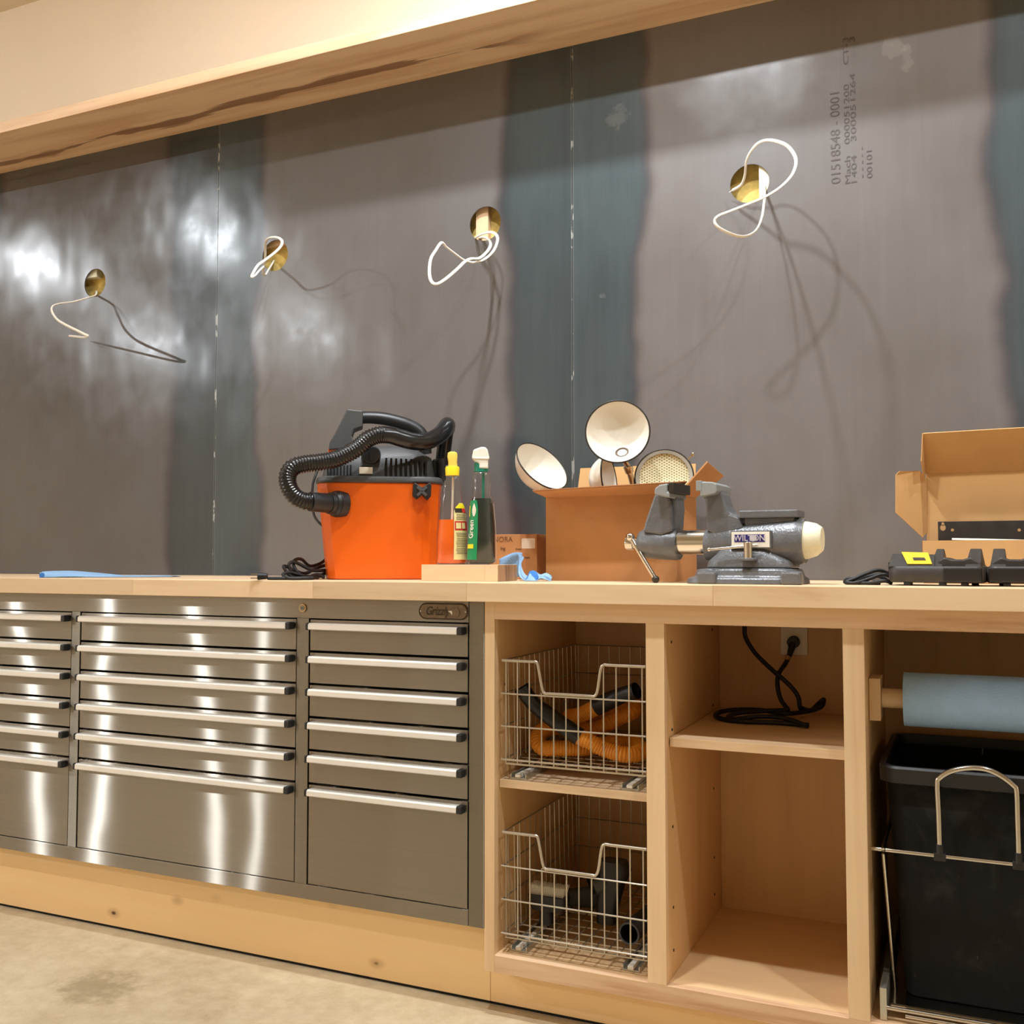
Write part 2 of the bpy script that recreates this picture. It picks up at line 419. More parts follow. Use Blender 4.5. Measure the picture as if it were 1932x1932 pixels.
def dirty_bin():
    m, nt, b = node_mat('dusty_black_bin')
    v = coords(nt, (1, 1, 1)); n1 = noise(nt, v, 14, 5, 0.65, 1.2); n2 = noise(nt, coords(nt, (60, 60, 9)), 1.0, 3, 0.7)
    dust = math_n(nt, 'MULTIPLY', mapr(nt, n1, 0.50, 0.72), 0.35)
    flecks = mapr(nt, n2, 0.70, 0.76, 0, 0.6)
    c = mixc(nt, dust, (0.004, 0.004, 0.004), (0.035, 0.033, 0.026))
    c = mixc(nt, flecks, c, (0.32, 0.30, 0.26))
    nt.links.new(c, b.inputs['Base Color']); b.inputs['Roughness'].default_value = 0.7; b.inputs['Specular IOR Level'].default_value = 0.25
    return m
m_bin = dirty_bin()
def clear_plastic():
    m, nt, b = node_mat('clear_bottle_plastic')
    nt.nodes.remove(b)
    out = nt.nodes['Material Output']
    tr = N(nt, 'ShaderNodeBsdfTransparent'); tr.inputs[0].default_value = (0.95, 0.945, 0.93, 1)
    gl = N(nt, 'ShaderNodeBsdfGlossy'); gl.inputs['Roughness'].default_value = 0.08; gl.inputs[0].default_value = (1, 1, 1, 1)
    lw = N(nt, 'ShaderNodeLayerWeight'); fr_f = math_n(nt, 'ADD', 0.05, math_n(nt, 'MULTIPLY', math_n(nt, 'POWER', lw.outputs['Facing'], 4.0), 0.55))
    mx = N(nt, 'ShaderNodeMixShader')
    lw.inputs[0].default_value = 0.5; nt.links.new(fr_f, mx.inputs[0]); nt.links.new(tr.outputs[0], mx.inputs[1]); nt.links.new(gl.outputs[0], mx.inputs[2])
    nt.links.new(mx.outputs[0], out.inputs[0]); return m
m_clear = clear_plastic()
def concrete():
    m, nt, b = node_mat('polished_concrete')
    v = coords(nt, (1, 1, 1))
    n1 = noise(nt, v, 2.2, 6, 0.6, 0.4); n2 = noise(nt, v, 22, 5, 0.7); n3 = noise(nt, coords(nt, (1, 1.4, 1)), 3.4, 4, 0.55, 1.0)
    c = ramp(nt, n1, [(0.30, lin((170, 150, 118))), (0.5, lin((190, 171, 138))), (0.7, lin((204, 187, 154)))])
    c = mixc(nt, 0.22, c, ramp(nt, n2, [(0.35, lin((150, 130, 96))), (0.65, lin((226, 212, 182)))]))
    c = mixc(nt, mapr(nt, n3, 0.66, 0.78, 0, 0.5), c, lin((126, 112, 84)))
    # one dark stain in front of the drawers
    sep = N(nt, 'ShaderNodeSeparateXYZ'); tc = N(nt, 'ShaderNodeTexCoord'); nt.links.new(tc.outputs['Object'], sep.inputs[0])
    p = atz(185, 1862, 0)
    dx = math_n(nt, 'DIVIDE', math_n(nt, 'SUBTRACT', sep.outputs[0], p.x), 0.11); dy = math_n(nt, 'DIVIDE', math_n(nt, 'SUBTRACT', sep.outputs[1], p.y), 0.09)
    d2 = math_n(nt, 'ADD', math_n(nt, 'ADD', math_n(nt, 'MULTIPLY', dx, dx), math_n(nt, 'MULTIPLY', dy, dy)), math_n(nt, 'MULTIPLY', math_n(nt, 'SUBTRACT', noise(nt, v, 24, 4, 0.65), 0.5), 3.0))
    c = mixc(nt, mapr(nt, d2, 0.0, 1.3, 0.6, 0), c, lin((124, 106, 74)))
    nt.links.new(c, b.inputs['Base Color']); b.inputs['Roughness'].default_value = 0.42
    bump(nt, b, n2, 0.05, 0.003)
    return m
m_floor = concrete()
def soffit_wood():
    m, nt, b = node_mat('streaked_maple_board')
    v = coords(nt, (1.2, 16, 16)); n1 = noise(nt, v, 1.0, 5, 0.6, 0.6)
    lb, ld = lin((240, 204, 164)), lin((220, 176, 134))
    c = ramp(nt, n1, [(0.35, ld), (0.55, lb), (0.75, tuple(x * 1.05 for x in lb))])
    tc = N(nt, 'ShaderNodeTexCoord'); sep = N(nt, 'ShaderNodeSeparateXYZ'); nt.links.new(tc.outputs['Object'], sep.inputs[0])
    x, y = sep.outputs[0], sep.outputs[1]
    wob = noise(nt, coords(nt, (1.0, 0.2, 0.2)), 2.0, 3, 0.5)
    yc = math_n(nt, 'ADD', 0.468, math_n(nt, 'MULTIPLY', math_n(nt, 'SUBTRACT', wob, 0.5), 0.10))
    tilt = math_n(nt, 'MULTIPLY', mapr(nt, x, -1.5, -2.4, 0, 1, False), 0.04)
    d = math_n(nt, 'ABSOLUTE', math_n(nt, 'SUBTRACT', y, math_n(nt, 'ADD', yc, tilt)))
    ng = noise(nt, coords(nt, (2.2, 60, 1)), 1.0, 4, 0.6, 0.8)
    wid = mapr(nt, noise(nt, coords(nt, (1.6, 0.2, 0.2), (3.3, 0, 0)), 2.0, 2), 0.38, 0.66, 0.002, 0.034, False)
    core = mapr(nt, math_n(nt, 'DIVIDE', math_n(nt, 'ADD', d, math_n(nt, 'MULTIPLY', math_n(nt, 'SUBTRACT', ng, 0.5), 0.045)), wid), 0.5, 1.0, 1, 0)
    gate = mapr(nt, x, 0.0, -0.25, 0, 1)
    core = math_n(nt, 'MULTIPLY', core, gate)
    c = mixc(nt, math_n(nt, 'MULTIPLY', core, 0.72), c, lin((112, 64, 40)))
    nt.links.new(c, b.inputs['Base Color']); b.inputs['Roughness'].default_value = 0.45
    return m
m_trim = soffit_wood()
def perforated():
    m, nt, b = node_mat('dimpled_gold_reflector')
    v = coords(nt, (1, 1, 1))
    tc = N(nt, 'ShaderNodeTexCoord'); sep = N(nt, 'ShaderNodeSeparateXYZ'); nt.links.new(tc.outputs['Object'], sep.inputs[0])
    px, py = sep.outputs[0], sep.outputs[1]
    S = 0.0068
    def grid(ox, oy):
        a = math_n(nt, 'SUBTRACT', math_n(nt, 'FRACT', math_n(nt, 'ADD', math_n(nt, 'DIVIDE', px, S * 1.732), ox)), 0.5)
        c = math_n(nt, 'SUBTRACT', math_n(nt, 'FRACT', math_n(nt, 'ADD', math_n(nt, 'DIVIDE', py, S), oy)), 0.5)
        a = math_n(nt, 'MULTIPLY', a, 1.732)
        return math_n(nt, 'SQRT', math_n(nt, 'ADD', math_n(nt, 'MULTIPLY', a, a), math_n(nt, 'MULTIPLY', c, c)))
    d = math_n(nt, 'MINIMUM', grid(50.0, 50.0), grid(50.5, 50.5))
    dot = mapr(nt, d, 0.20, 0.30, 1, 0)
    c = mixc(nt, dot, lin((234, 228, 190)), lin((150, 136, 88)))
    nt.links.new(c, b.inputs['Base Color']); b.inputs['Roughness'].default_value = 0.35; b.inputs['Metallic'].default_value = 0.35
    bump(nt, b, dot, 0.4, 0.002)
    return m
m_perf = perforated()
def glow(name, col, s):
    m, nt, b = node_mat(name)
    b.inputs['Base Color'].default_value = (0.8, 0.8, 0.8, 1); b.inputs['Emission Color'].default_value = (*col, 1); b.inputs['Emission Strength'].default_value = s
    nn = noise(nt, coords(nt), 5.0); bump(nt, b, nn, 0.01)
    return m
m_lens = glow('lit_lamp_lens', LAMP_COLOR, 8.0)

# ------------------------------------------------------------------ the room
XL, XR, YF = -9.0, 3.6, -6.6
YU = 0.757   # painted wall above the ledge stands back from the steel
struct(MB().box(XL, XR, YF, YU + 0.1, -0.1, 0).build('floor', m_floor))
struct(MB().box(XL, XR, YF, YU + 0.1, ZCEIL, ZCEIL + 0.1).build('ceiling', m_ceil))
struct(MB().box(XL - 0.1, XL, YF, YU + 0.1, 0, ZCEIL).build('wall_left', m_paint))
struct(MB().box(XR, XR + 0.1, YF, YU + 0.1, 0, ZCEIL).build('wall_right', m_paint))
struct(MB().box(XL, XR, YF - 0.1, YF, 0, ZCEIL).build('wall_front', m_paint))
ZS = 2.3721; ZT = 0.915
wb = MB().box(XL, XR, YU, YU + 0.1, 2.3725, ZCEIL).box(XL, XR, YW + 0.09, YU + 0.1, 0, 2.3722).box(XL, XR, YW, YW + 0.09, 0, 0.86)
wall_back = struct(wb.build('wall_back', m_paint))
MB().box(XL + .01, XR - .01, YW + 0.036, YW + 0.0895, 0.87, ZS - 0.001).build('insulation', m_insul, wall_back)
struct(MB().box(XL, XR, 0.3112, YU - 0.0005, ZS + 0.0006, 2.409).build('trim_1', m_trim, bevel=0.0015))

dr = MB().box(-5.45, -4.05, YF + 0.001, YF + 0.045, 0.005, 2.30)  # unseen door, added for a brown reflection in the steel drawers
m_door = wood('brown_door_wood', (208, 164, 116), (178, 130, 82), 'z', 0.6, 0.5, 0.03, 0.7)
dr = struct(dr.build('added_door', m_door, None, bevel=0.003))
for xx in (-5.45, -4.75):
    MB().box(xx + 0.12, xx + 0.58, YF + 0.045, YF + 0.055, 0.25, 1.0).box(xx + 0.12, xx + 0.58, YF + 0.045, YF + 0.055, 1.15, 2.15).build('door_panel', m_door, dr, bevel=0.004)
HOLE_R = 0.049; ZH = 1.914
holes = {0: [], 1: [-1.7558], 2: [-0.997, -0.2687], 3: [0.4727], 4: []}
def steel_sheet(x0, x1, z0, z1, hs):
    mb = MB(); n = 48; q = 0.075; xs = [x0]
    def quad(a, b, c, d): mb.add([(a, YW, c), (b, YW, c), (b, YW, d), (a, YW, d)], [(0, 1, 2, 3)])
    cur = x0
    for h in hs:
        quad(cur, h - q, z0, ZH - q); quad(cur, h - q, ZH - q, ZH + q); quad(cur, h - q, ZH + q, z1)
        quad(h - q, h + q, z0, ZH - q); quad(h - q, h + q, ZH + q, z1)
        inner = []; outer = []
        for i in range(n):
            a = 2 * PI * i / n; c, s = math.cos(a), math.sin(a); k = q / max(abs(c), abs(s))
            inner.append((h + HOLE_R * c, YW, ZH + HOLE_R * s)); outer.append((h + k * c, YW, ZH + k * s))
        mb.add(inner + outer, [(n + i, n + (i + 1) % n, (i + 1) % n, i) for i in range(n)])
        cur = h + q
    quad(cur, x1, z0, ZH - q); quad(cur, x1, ZH - q, ZH + q); quad(cur, x1, ZH + q, z1)
    return mb
for i in range(5):
    x0 = SEAM0 + (i - 2) * SHEET + 0.0009; x1 = x0 + SHEET - 0.0018
    mb = steel_sheet(x0, x1, ZT + 0.0005, ZS - 0.0005, holes[i])
    bmv = mb
    o = bmv.build('steel_sheet', m_sheet, wall_back, recalc=False)
    bm = bmesh.new(); bm.from_mesh(o.data); bmesh.ops.remove_doubles(bm, verts=bm.verts, dist=1e-5); bm.to_mesh(o.data); bm.free()
    md = o.modifiers.new('solid', 'SOLIDIFY'); md.thickness = 0.004; md.offset = -1
# timbers seen through the holes
def timber(u0, u1, v0, v1, Y, th=0.02, mat=None):
    a = at(u0, v1, Y); b = at(u1, v0, Y)
    MB().box(a.x, b.x, Y, Y + th, a.z, b.z).build('stud', mat or m_pine, wall_back)
timber(898, 921, 360, 500, 0.572, 0.0205)
timber(1433, 1475, 290, 420, 0.5635, 0.029, m_cream)
timber(150, 183, 490, 527, 0.568, 0.0245, m_cream)
timber(480, 570, 440, 470, 0.572, 0.0205)

# mill print on the right sheet
prints = [('01518548 - 0001', 1577, 258, 172, 0.032), ('Mach   000051200     CT-3', 1598, 208, 276, 0.018), ('1404   300051264       3', 1610, 208, 276, 0.018), ('- - - - -', 1626, 306, 58, 0.022), ('00101', 1641, 308, 52, 0.018)]
for body, u, v, span, size in prints:
    p = at(u, v, YW - 0.0006)
    L = (at(u, v - span / 2, YW) - at(u, v + span / 2, YW)).length
    o = text(body, size, Matrix.Identity(4), m_stencil, None, 'mill_print', 0.0001)
    w = max(vv.co.x for vv in o.data.vertices) - min(vv.co.x for vv in o.data.vertices)
    o.data.transform(face_front(p, PI / 2) @ Matrix.Diagonal((L / w, 1, 1, 1)))
    attach(o, wall_back, True)

# ------------------------------------------------------------------ ceiling lamps
for k, (x, y, wt) in enumerate(LAMPS):
    if k in BARE:
        t = thing('ceiling_bulb', 'bare round bulb in a white ceiling lamp holder, unseen, its form chosen for wide light', 'ceiling lamp', (x, y, ZCEIL), 0, 'bare ceiling bulbs above the bench')
        MB().revolve([(0.0005, -0.001), (0.055, -0.001), (0.055, -0.010), (0.046, -0.018), (0.022, -0.022), (0.020, -0.040), (0.0005, -0.040)], 24).build('lamp_holder', m_white, t, 40)
        MB().ball((0, 0, -0.085), 0.032, 14).build('bulb', m_lens, t, 60)
        L = bpy.data.lights.new('bulb_light', 'POINT'); L.shadow_soft_size = 0.040; L.energy = wt; zoff = -0.085
    else:
        t = thing('ceiling_downlight', 'small round recessed ceiling downlight, out of the picture above', 'ceiling light', (x, y, ZCEIL), 0, 'recessed ceiling downlights')
        MB().revolve([(0.062, -0.0005), (0.085, -0.0005), (0.085, -0.006), (0.066, -0.010), (0.060, -0.004), (0.062, -0.0005)], 28).build('bezel', m_white, t, 40)
        MB().revolve([(0.0005, -0.003), (0.060, -0.003)], 28).build('lens', m_lens, t)
        L = bpy.data.lights.new('downlight_light', 'AREA'); L.shape = 'DISK'; L.size = 0.085; L.energy = wt; zoff = -0.012
    L.color = LAMP_COLOR
    lo = bpy.data.objects.new(L.name, L); COL.objects.link(lo); lo.location = (0, 0, zoff); lo.parent = t

# ------------------------------------------------------------------ worktop: glued maple staves
XW0, XW1, YT0 = -2.42, 1.50, -0.025
wt = thing('worktop', 'thick pale maple butcher-block worktop running along the whole bench', 'worktop', (-0.5, 0.27, 0.8741))
cuts_front = [XW0, -2.0, at(250, 1105, YT0).x, at(590, 1110, YT0).x, at(880, 1115, YT0).x, at(1345, 1120, YT0).x, XW1]
rows = 10; dy = (YW - 0.003 - YT0) / rows
for r_ in range(rows):
    if r_ == 0: cuts = cuts_front
    else:
        cuts = [XW0]; x = XW0 + random.uniform(0.3, 0.9)
        while x < XW1 - 0.25:
            cuts.append(x); x += random.uniform(0.55, 0.95)
        cuts.append(XW1)
    for a, b in zip(cuts, cuts[1:]):
        MB().box(a, b, YT0 + r_ * dy, YT0 + (r_ + 1) * dy, 0.8741, ZT).build('stave', m_maple_x, wt, local=False, bevel=0.0006 if r_ else 0.0012)

# ------------------------------------------------------------------ stainless drawer cabinet
XC0, XC1 = -1.676, 0.0; ZC0 = 0.1782; ZC1 = 0.8735
cab = thing('tool_cabinet', 'wide brushed stainless steel tool cabinet with three columns of drawers', 'tool cabinet', (-0.84, 0.27, ZC0))
X_R = (-0.457, -0.0385); X_M = (-1.186, -0.492); X_L = (-1.637, -1.217)
zl = [at(884, vv, 0).z for vv in (1175, 1242, 1308.3, 1375.7, 1443, 1511, 1717)]
ZD0, ZD1 = zl[-1], zl[0]
MB().box(XC0 + 0.002, XC1 - 0.002, 0.03, 0.53, ZC0 + 0.002, ZC1 - 0.001).build('carcass', m_gap, cab, local=False)
MB().box(-0.037, XC1 - 0.0005, 0.0, 0.04, ZC0, ZC1).build('end_stile', m_stainless_dull, cab, local=False, bevel=0.001)
MB().box(XC0, XC0 + 0.0375, 0.0, 0.04, ZC0, ZC1).build('end_stile', m_stainless_dull, cab, local=False, bevel=0.001)
MB().box(XC0 + 0.038, -0.0380, 0.0, 0.04, ZD1, ZC1).build('top_rail', m_stainless, cab, local=False, bevel=0.001)
MB().box(XC0 + 0.038, -0.0380, 0.0, 0.04, ZC0, ZD0 - 0.0006).build('bottom_rail', m_stainless, cab, local=False, bevel=0.001)
for a, b in ((-0.4915, -0.4575), (-1.2165, -1.1865)):
    MB().box(a, b, 0.0, 0.04, ZD0 - 0.0004, ZD1 - 0.0004).build('divider', m_stainless_dull, cab, local=False, bevel=0.0008)
G = 0.0022
for (xa, xb) in (X_L, X_M, X_R):
    for k in range(6):
        zt, zb = zl[k] - G * 1.5, zl[k + 1] + (G if k < 5 else 0.001)
        d = MB().box(xa + G, xb - G, 0.0015, 0.03, zb, zt).build('drawer', m_stainless, cab, local=False, bevel=0.0008)
        hz1 = zl[k] - 0.0105; hz0 = hz1 - 0.0150
        h = MB()
        prof = [(-0.019, hz0 + 0.002), (-0.017, hz0), (-0.014, hz0 + 0.001), (-0.0135, hz1 - 0.0035), (0.0015, hz1 - 0.0025), (0.0015, hz1), (-0.014, hz1 + 0.0005), (-0.0185, hz1 - 0.003)]
        xa2, xb2 = xa + 0.010, xb - 0.020
        h.loft([[Vector((xx, y, z)) for y, z in prof] for xx in (xa2, xb2)])
        h.build('handle', m_alu, d, 25)
        for c0, c1 in ((xa2 - 0.007, xa2), (xb2, xb2 + 0.013)):
            MB().box(c0, c1, -0.0195, 0.001, hz0 - 0.001, hz1 + 0.001).build('handle_cap', m_blackpl, d, bevel=0.002)
# lock
p = at(572, 1147, 0)
lk = MB().cyl((p.x, -0.004, p.z), (p.x, 0.001, p.z), 0.0098, 0.0100, 24).build('lock', m_brass, cab, 30, bevel=0.0008, local=False)
MB().cyl((p.x, -0.0052, p.z), (p.x, -0.004, p.z), 0.0062, n=20).build('lock_barrel', m_stainless_dull, lk, 30)
MB().box(p.x - 0.0030, p.x + 0.0030, -0.0056, -0.0050, p.z - 0.0007, p.z + 0.0007).build('key_slot', m_gap, lk)
# badge
a = at(791, 1153.5, 0); b = at(884, 1153.5, 0); bw = (b.x - a.x) / 2; bz = at(838, 1153.5, 0).z; bx = (a.x + b.x) / 2; bh = 0.0182
def stadium(hx, hz, n=10):
    r = hz; pts = []
    for k in range(n + 1): pts.append((hx - r + r * math.sin(PI * k / n), r * math.cos(PI * k / n)))
    for k in range(n + 1): pts.append((-hx + r - r * math.sin(PI * k / n), -r * math.cos(PI * k / n)))
    return pts
bd = MB().prism([(bx + x, bz + z) for x, z in stadium(bw, bh)], -0.0030, 0.0005).build('badge', m_badge, cab, bevel=0.0006, local=False)
ringpts = [Vector((bx + x, -0.0030, bz + z)) for x, z in stadium(bw - 0.0018, bh - 0.0018)]
MB().tube(ringpts, 0.0011, 6, closed=True).build('badge_border', m_badgedark, bd, 60)
text('Grizzly', 0.026, face_front((bx - 0.0145, -0.0032, bz)), m_badgedark, bd, 'badge_lettering', 0.0008, 0.32, bold=0.0004, sx=0.80)
text('Grizzly', 0.026, face_front((bx - 0.0135, -0.0033, bz - 0.0010)), m_badge, bd, 'badge_lettering_shine', 0.0006, 0.32, sx=0.80)
bear = [(0.0, 0.0), (0.004, 0.004), (0.010, 0.0055), (0.013, 0.009), (0.017, 0.0072), (0.023, 0.0085), (0.028, 0.004), (0.030, -0.003), (0.027, -0.010), (0.018, -0.0125), (0.013, -0.009), (0.009, -0.005), (0.003, -0.004)]
MB().prism([(bx + 0.012 + x, bz + z) for x, z in bear], -0.0041, -0.0029).build('badge_emblem', m_badge, bd, bevel=0.0005)
MB().prism([(bx + 0.013, bz + 0.001), (bx + 0.022, bz + 0.0018), (bx + 0.0235, bz - 0.001), (bx + 0.0235, bz - 0.008), (bx + 0.019, bz - 0.002)], -0.0046, -0.0040).build('badge_highlight', m_alu, bd)
for sx in (-1, 1):
    MB().ball((bx + sx * (bw - 0.0055), -0.0032, bz), 0.0018, 10).build('rivet', m_alu, bd, 60)

# plinth boards
kx = at(925.7, 1850, 0.05).x
def plinth(x0, x1, z1, label, name='plinth'):
    t = thing(name, label, 'plinth', ((x0 + x1) / 2, 0.3, 0))
    MB().box(x0, x1 - 0.001, 0.05, 0.068, 0.007, z1 - 0.0005).build('kick_board', m_kick, t, local=False, bevel=0.0006)
    MB().box(x0, x1 - 0.002, 0.068, 0.52, 0.007, z1 - 0.001).build('base_frame', m_ply, t, local=False)
    MB().box(x0, x1 - 0.002, 0.054, 0.518, 0.0, 0.007).build('shadow_gap_strip', m_gap, t, local=False)  # near-black filler standing in for the shadow gap below the kick board
plinth(-1.70, kx, ZC0, 'tall knotty birch kick board under the stainless drawer cabinet')
plinth(kx, 1.37, 0.0914, 'lower birch kick board under the open maple shelf cabinet')

# ------------------------------------------------------------------ open maple cabinet
XB = [0.0, 0.024, 0.3604, 0.3986, 0.7394, 0.7773, 1.330, 1.368]
Z_RB, Z_RT, Z_TR, Z_TOP = 0.0916, 0.1271, 0.8362, 0.8737
sc = thing('shelf_cabinet', 'open-fronted maple shelf cabinet with three bays right of the steel drawers', 'cabinet', (0.68, 0.25, Z_RB))
YB = 0.495
for a, b in ((XB[0] + 0.0006, XB[1]), (XB[2], XB[3]), (XB[4], XB[5]), (XB[6], XB[7])):
    MB().box(a, b, 0.0, 0.019, Z_RT if a > 0.1 and a < 1.3 else Z_RB, Z_TR if a > 0.1 and a < 1.3 else Z_TOP).build('stile', m_maple_z, sc, local=False, bevel=0.0006)
MB().box(XB[1], XB[6], 0.0, 0.019, Z_TR, Z_TOP).build('top_rail', m_rail, sc, local=False, bevel=0.0006)
MB().box(XB[1], XB[6], 0.0, 0.019, Z_RB, Z_RT).build('bottom_rail', m_rail, sc, local=False, bevel=0.0006)
def side(x0, x1): return MB().box(x0, x1, 0.0192, YB, Z_RB, Z_TOP - 0.001).build('side_panel', m_ply, sc, local=False)
side(XB[0] + 0.004, XB[1] - 0.0004); side(XB[2] + 0.0004, XB[3] - 0.0004); side(XB[4] + 0.0004, XB[5] - 0.0004); side(XB[6] + 0.0004, XB[7] - 0.002)
for a, b in ((XB[1], XB[2]), (XB[3], XB[4]), (XB[5], XB[6])):
    MB().box(a, b, 0.0194, YB, Z_RT - 0.018, Z_RT - 0.0002).build('bottom_panel', m_ply_floor, sc, local=False)
    MB().box(a, b, YB, YB + 0.009, Z_RB, Z_TOP - 0.002).build('back_panel', m_ply, sc, local=False)
    MB().box(a, b, 0.0194, YB, Z_TOP - 0.012, Z_TOP - 0.0015).build('top_panel', m_ply_floor, sc, local=False)
# shelves
zs1 = at(1080, 1482, 0.022).z
zs1t = at(938, 1469.5, 0.024).z; zs1b = at(938, 1484.5, 0.024).z
MB().box(XB[1] + 0.0012, XB[2] - 0.001, 0.024, YB - 0.001, zs1b, zs1t).build('shelf', m_maple_x, sc, local=False, bevel=0.0006)
zs2t = at(1261, 1391.5, 0.03).z; zs2b = at(1261, 1408.5, 0.03).z
MB().box(XB[3] + 0.002, XB[4] - 0.001, 0.030, YB - 0.001, zs2b, zs2t).build('shelf', m_maple_x, sc, local=False, bevel=0.0006)
# shelf pin holes on the side panels
def pin(x, y, z): MB().cyl((x - 0.003, y, z), (x + 0.0006, y, z), 0.003, n=12).build('pin_hole', m_gap, sc, local=False)
for z in (zs2t + 0.19, zs2t + 0.012, zs2b - 0.10 - 0.065, 0.127 + 0.135, 0.127 + 0.05):
    pin(XB[3], 0.055, z); pin(XB[3], 0.42, z + 0.002)
for z in (zs1t + 0.2,): pin(XB[1], 0.055, z)

# outlet on the back of the middle bay
a = at(1473.7, 1234.6, YB); b = at(1523.8, 1172, YB)
oc = thing('wall_outlet', 'white wall outlet on the back of the middle bay', 'outlet', ((a.x + b.x) / 2, YB, (a.z + b.z) / 2))
hw = (b.x - a.x) / 2; hh = hw * 1.62; cz0 = a.z + hh
MB().prism([(x + (a.x + b.x) / 2, z + cz0) for x, z in [(p.x, p.y) for p in rrect(hw, hh, 0.004)]], YB - 0.006, YB - 0.0003).build('cover_plate', m_white, oc, bevel=0.0015, local=False)
for sz in (-0.019, 0.019):
    MB().cyl(((a.x + b.x) / 2, YB - 0.008, cz0 + sz), ((a.x + b.x) / 2, YB - 0.006, cz0 + sz), 0.0165, n=24).build('socket_face', m_white, oc, 30, local=False)

# black power cord coiled on the middle shelf
pc = thing('power_cord', 'black round power cord coiled on the middle shelf and plugged in', 'power cord', (0.6, 0.3, zs2t))
pz = cz0 - 0.019; pxm = (a.x + b.x) / 2
pl = MB().cyl((pxm, YB - 0.0085, pz), (pxm, YB - 0.030, pz), 0.0145, 0.0130, 20)
pl.cyl((pxm, YB - 0.024, pz - 0.004), (pxm - 0.006, YB - 0.040, pz - 0.030), 0.009, 0.006, 14)
pl.build('plug', m_rubber, pc, 40, local=False)
zc = zs2t + 0.0060
def onS(u, v, dz=0): q = atz(u, v, zc); return (q.x, min(q.y, YB - 0.012), zc + dz)
def hang(u, v, Y): return tuple(at(u, v, Y))
A1 = [hang(1402, 1130, 0.43), hang(1404.7, 1181, 0.43), hang(1407, 1203, 0.43), hang(1424.8, 1232, 0.42), hang(1453.7, 1261, 0.41), hang(1487, 1290, 0.40), hang(1505, 1313, 0.40), hang(1509, 1334, 0.40)]
A2 = [onS(1512, 1346, .012), onS(1530, 1352, .014), hang(1545, 1327, .40), hang(1554, 1320, .38), hang(1548, 1334, .36), onS(1520, 1351, .010), onS(1480, 1353, .008), onS(1430, 1346, .008), onS(1385, 1341, .002), onS(1356, 1344, .0), onS(1350, 1350, .0), onS(1362, 1356, .0), onS(1400, 1361, .0), onS(1460, 1363, .0), onS(1526, 1368, .0)]
A1 = [q for q in A1 if q[2] < Z_TOP - 0.02] 
A1.insert(0, (A1[0][0] - 0.002, A1[0][1], Z_TOP - 0.016))
MB().tube(spline(A1 + A2, 8), 0.0052, 10).build('cable', m_rubber, pc, 60, local=False)
B1 = [(pxm - 0.006, YB - 0.040, pz - 0.030), hang(1482, 1252, .435), hang(1469, 1272, .42), hang(1467, 1295, .41), hang(1473.7, 1321, .40), hang(1486, 1338, .39), onS(1480, 1350, .012), onS(1440, 1350, .010), onS(1395, 1350, .006), onS(1374, 1352, .0), onS(1384, 1357, .0), onS(1430, 1359, .008), onS(1480, 1364, .010), onS(1524, 1370, .0)]
MB().tube(spline(B1, 8), 0.0052, 10).build('cable', m_rubber, pc, 60, local=False)
q0 = Vector(hang(1487, 1238, .447)); q1 = Vector(hang(1484, 1246, .442))
MB().cyl(q0, q1, 0.0058, n=12).build('cable_tie', m_brass, pc, 40, local=False)

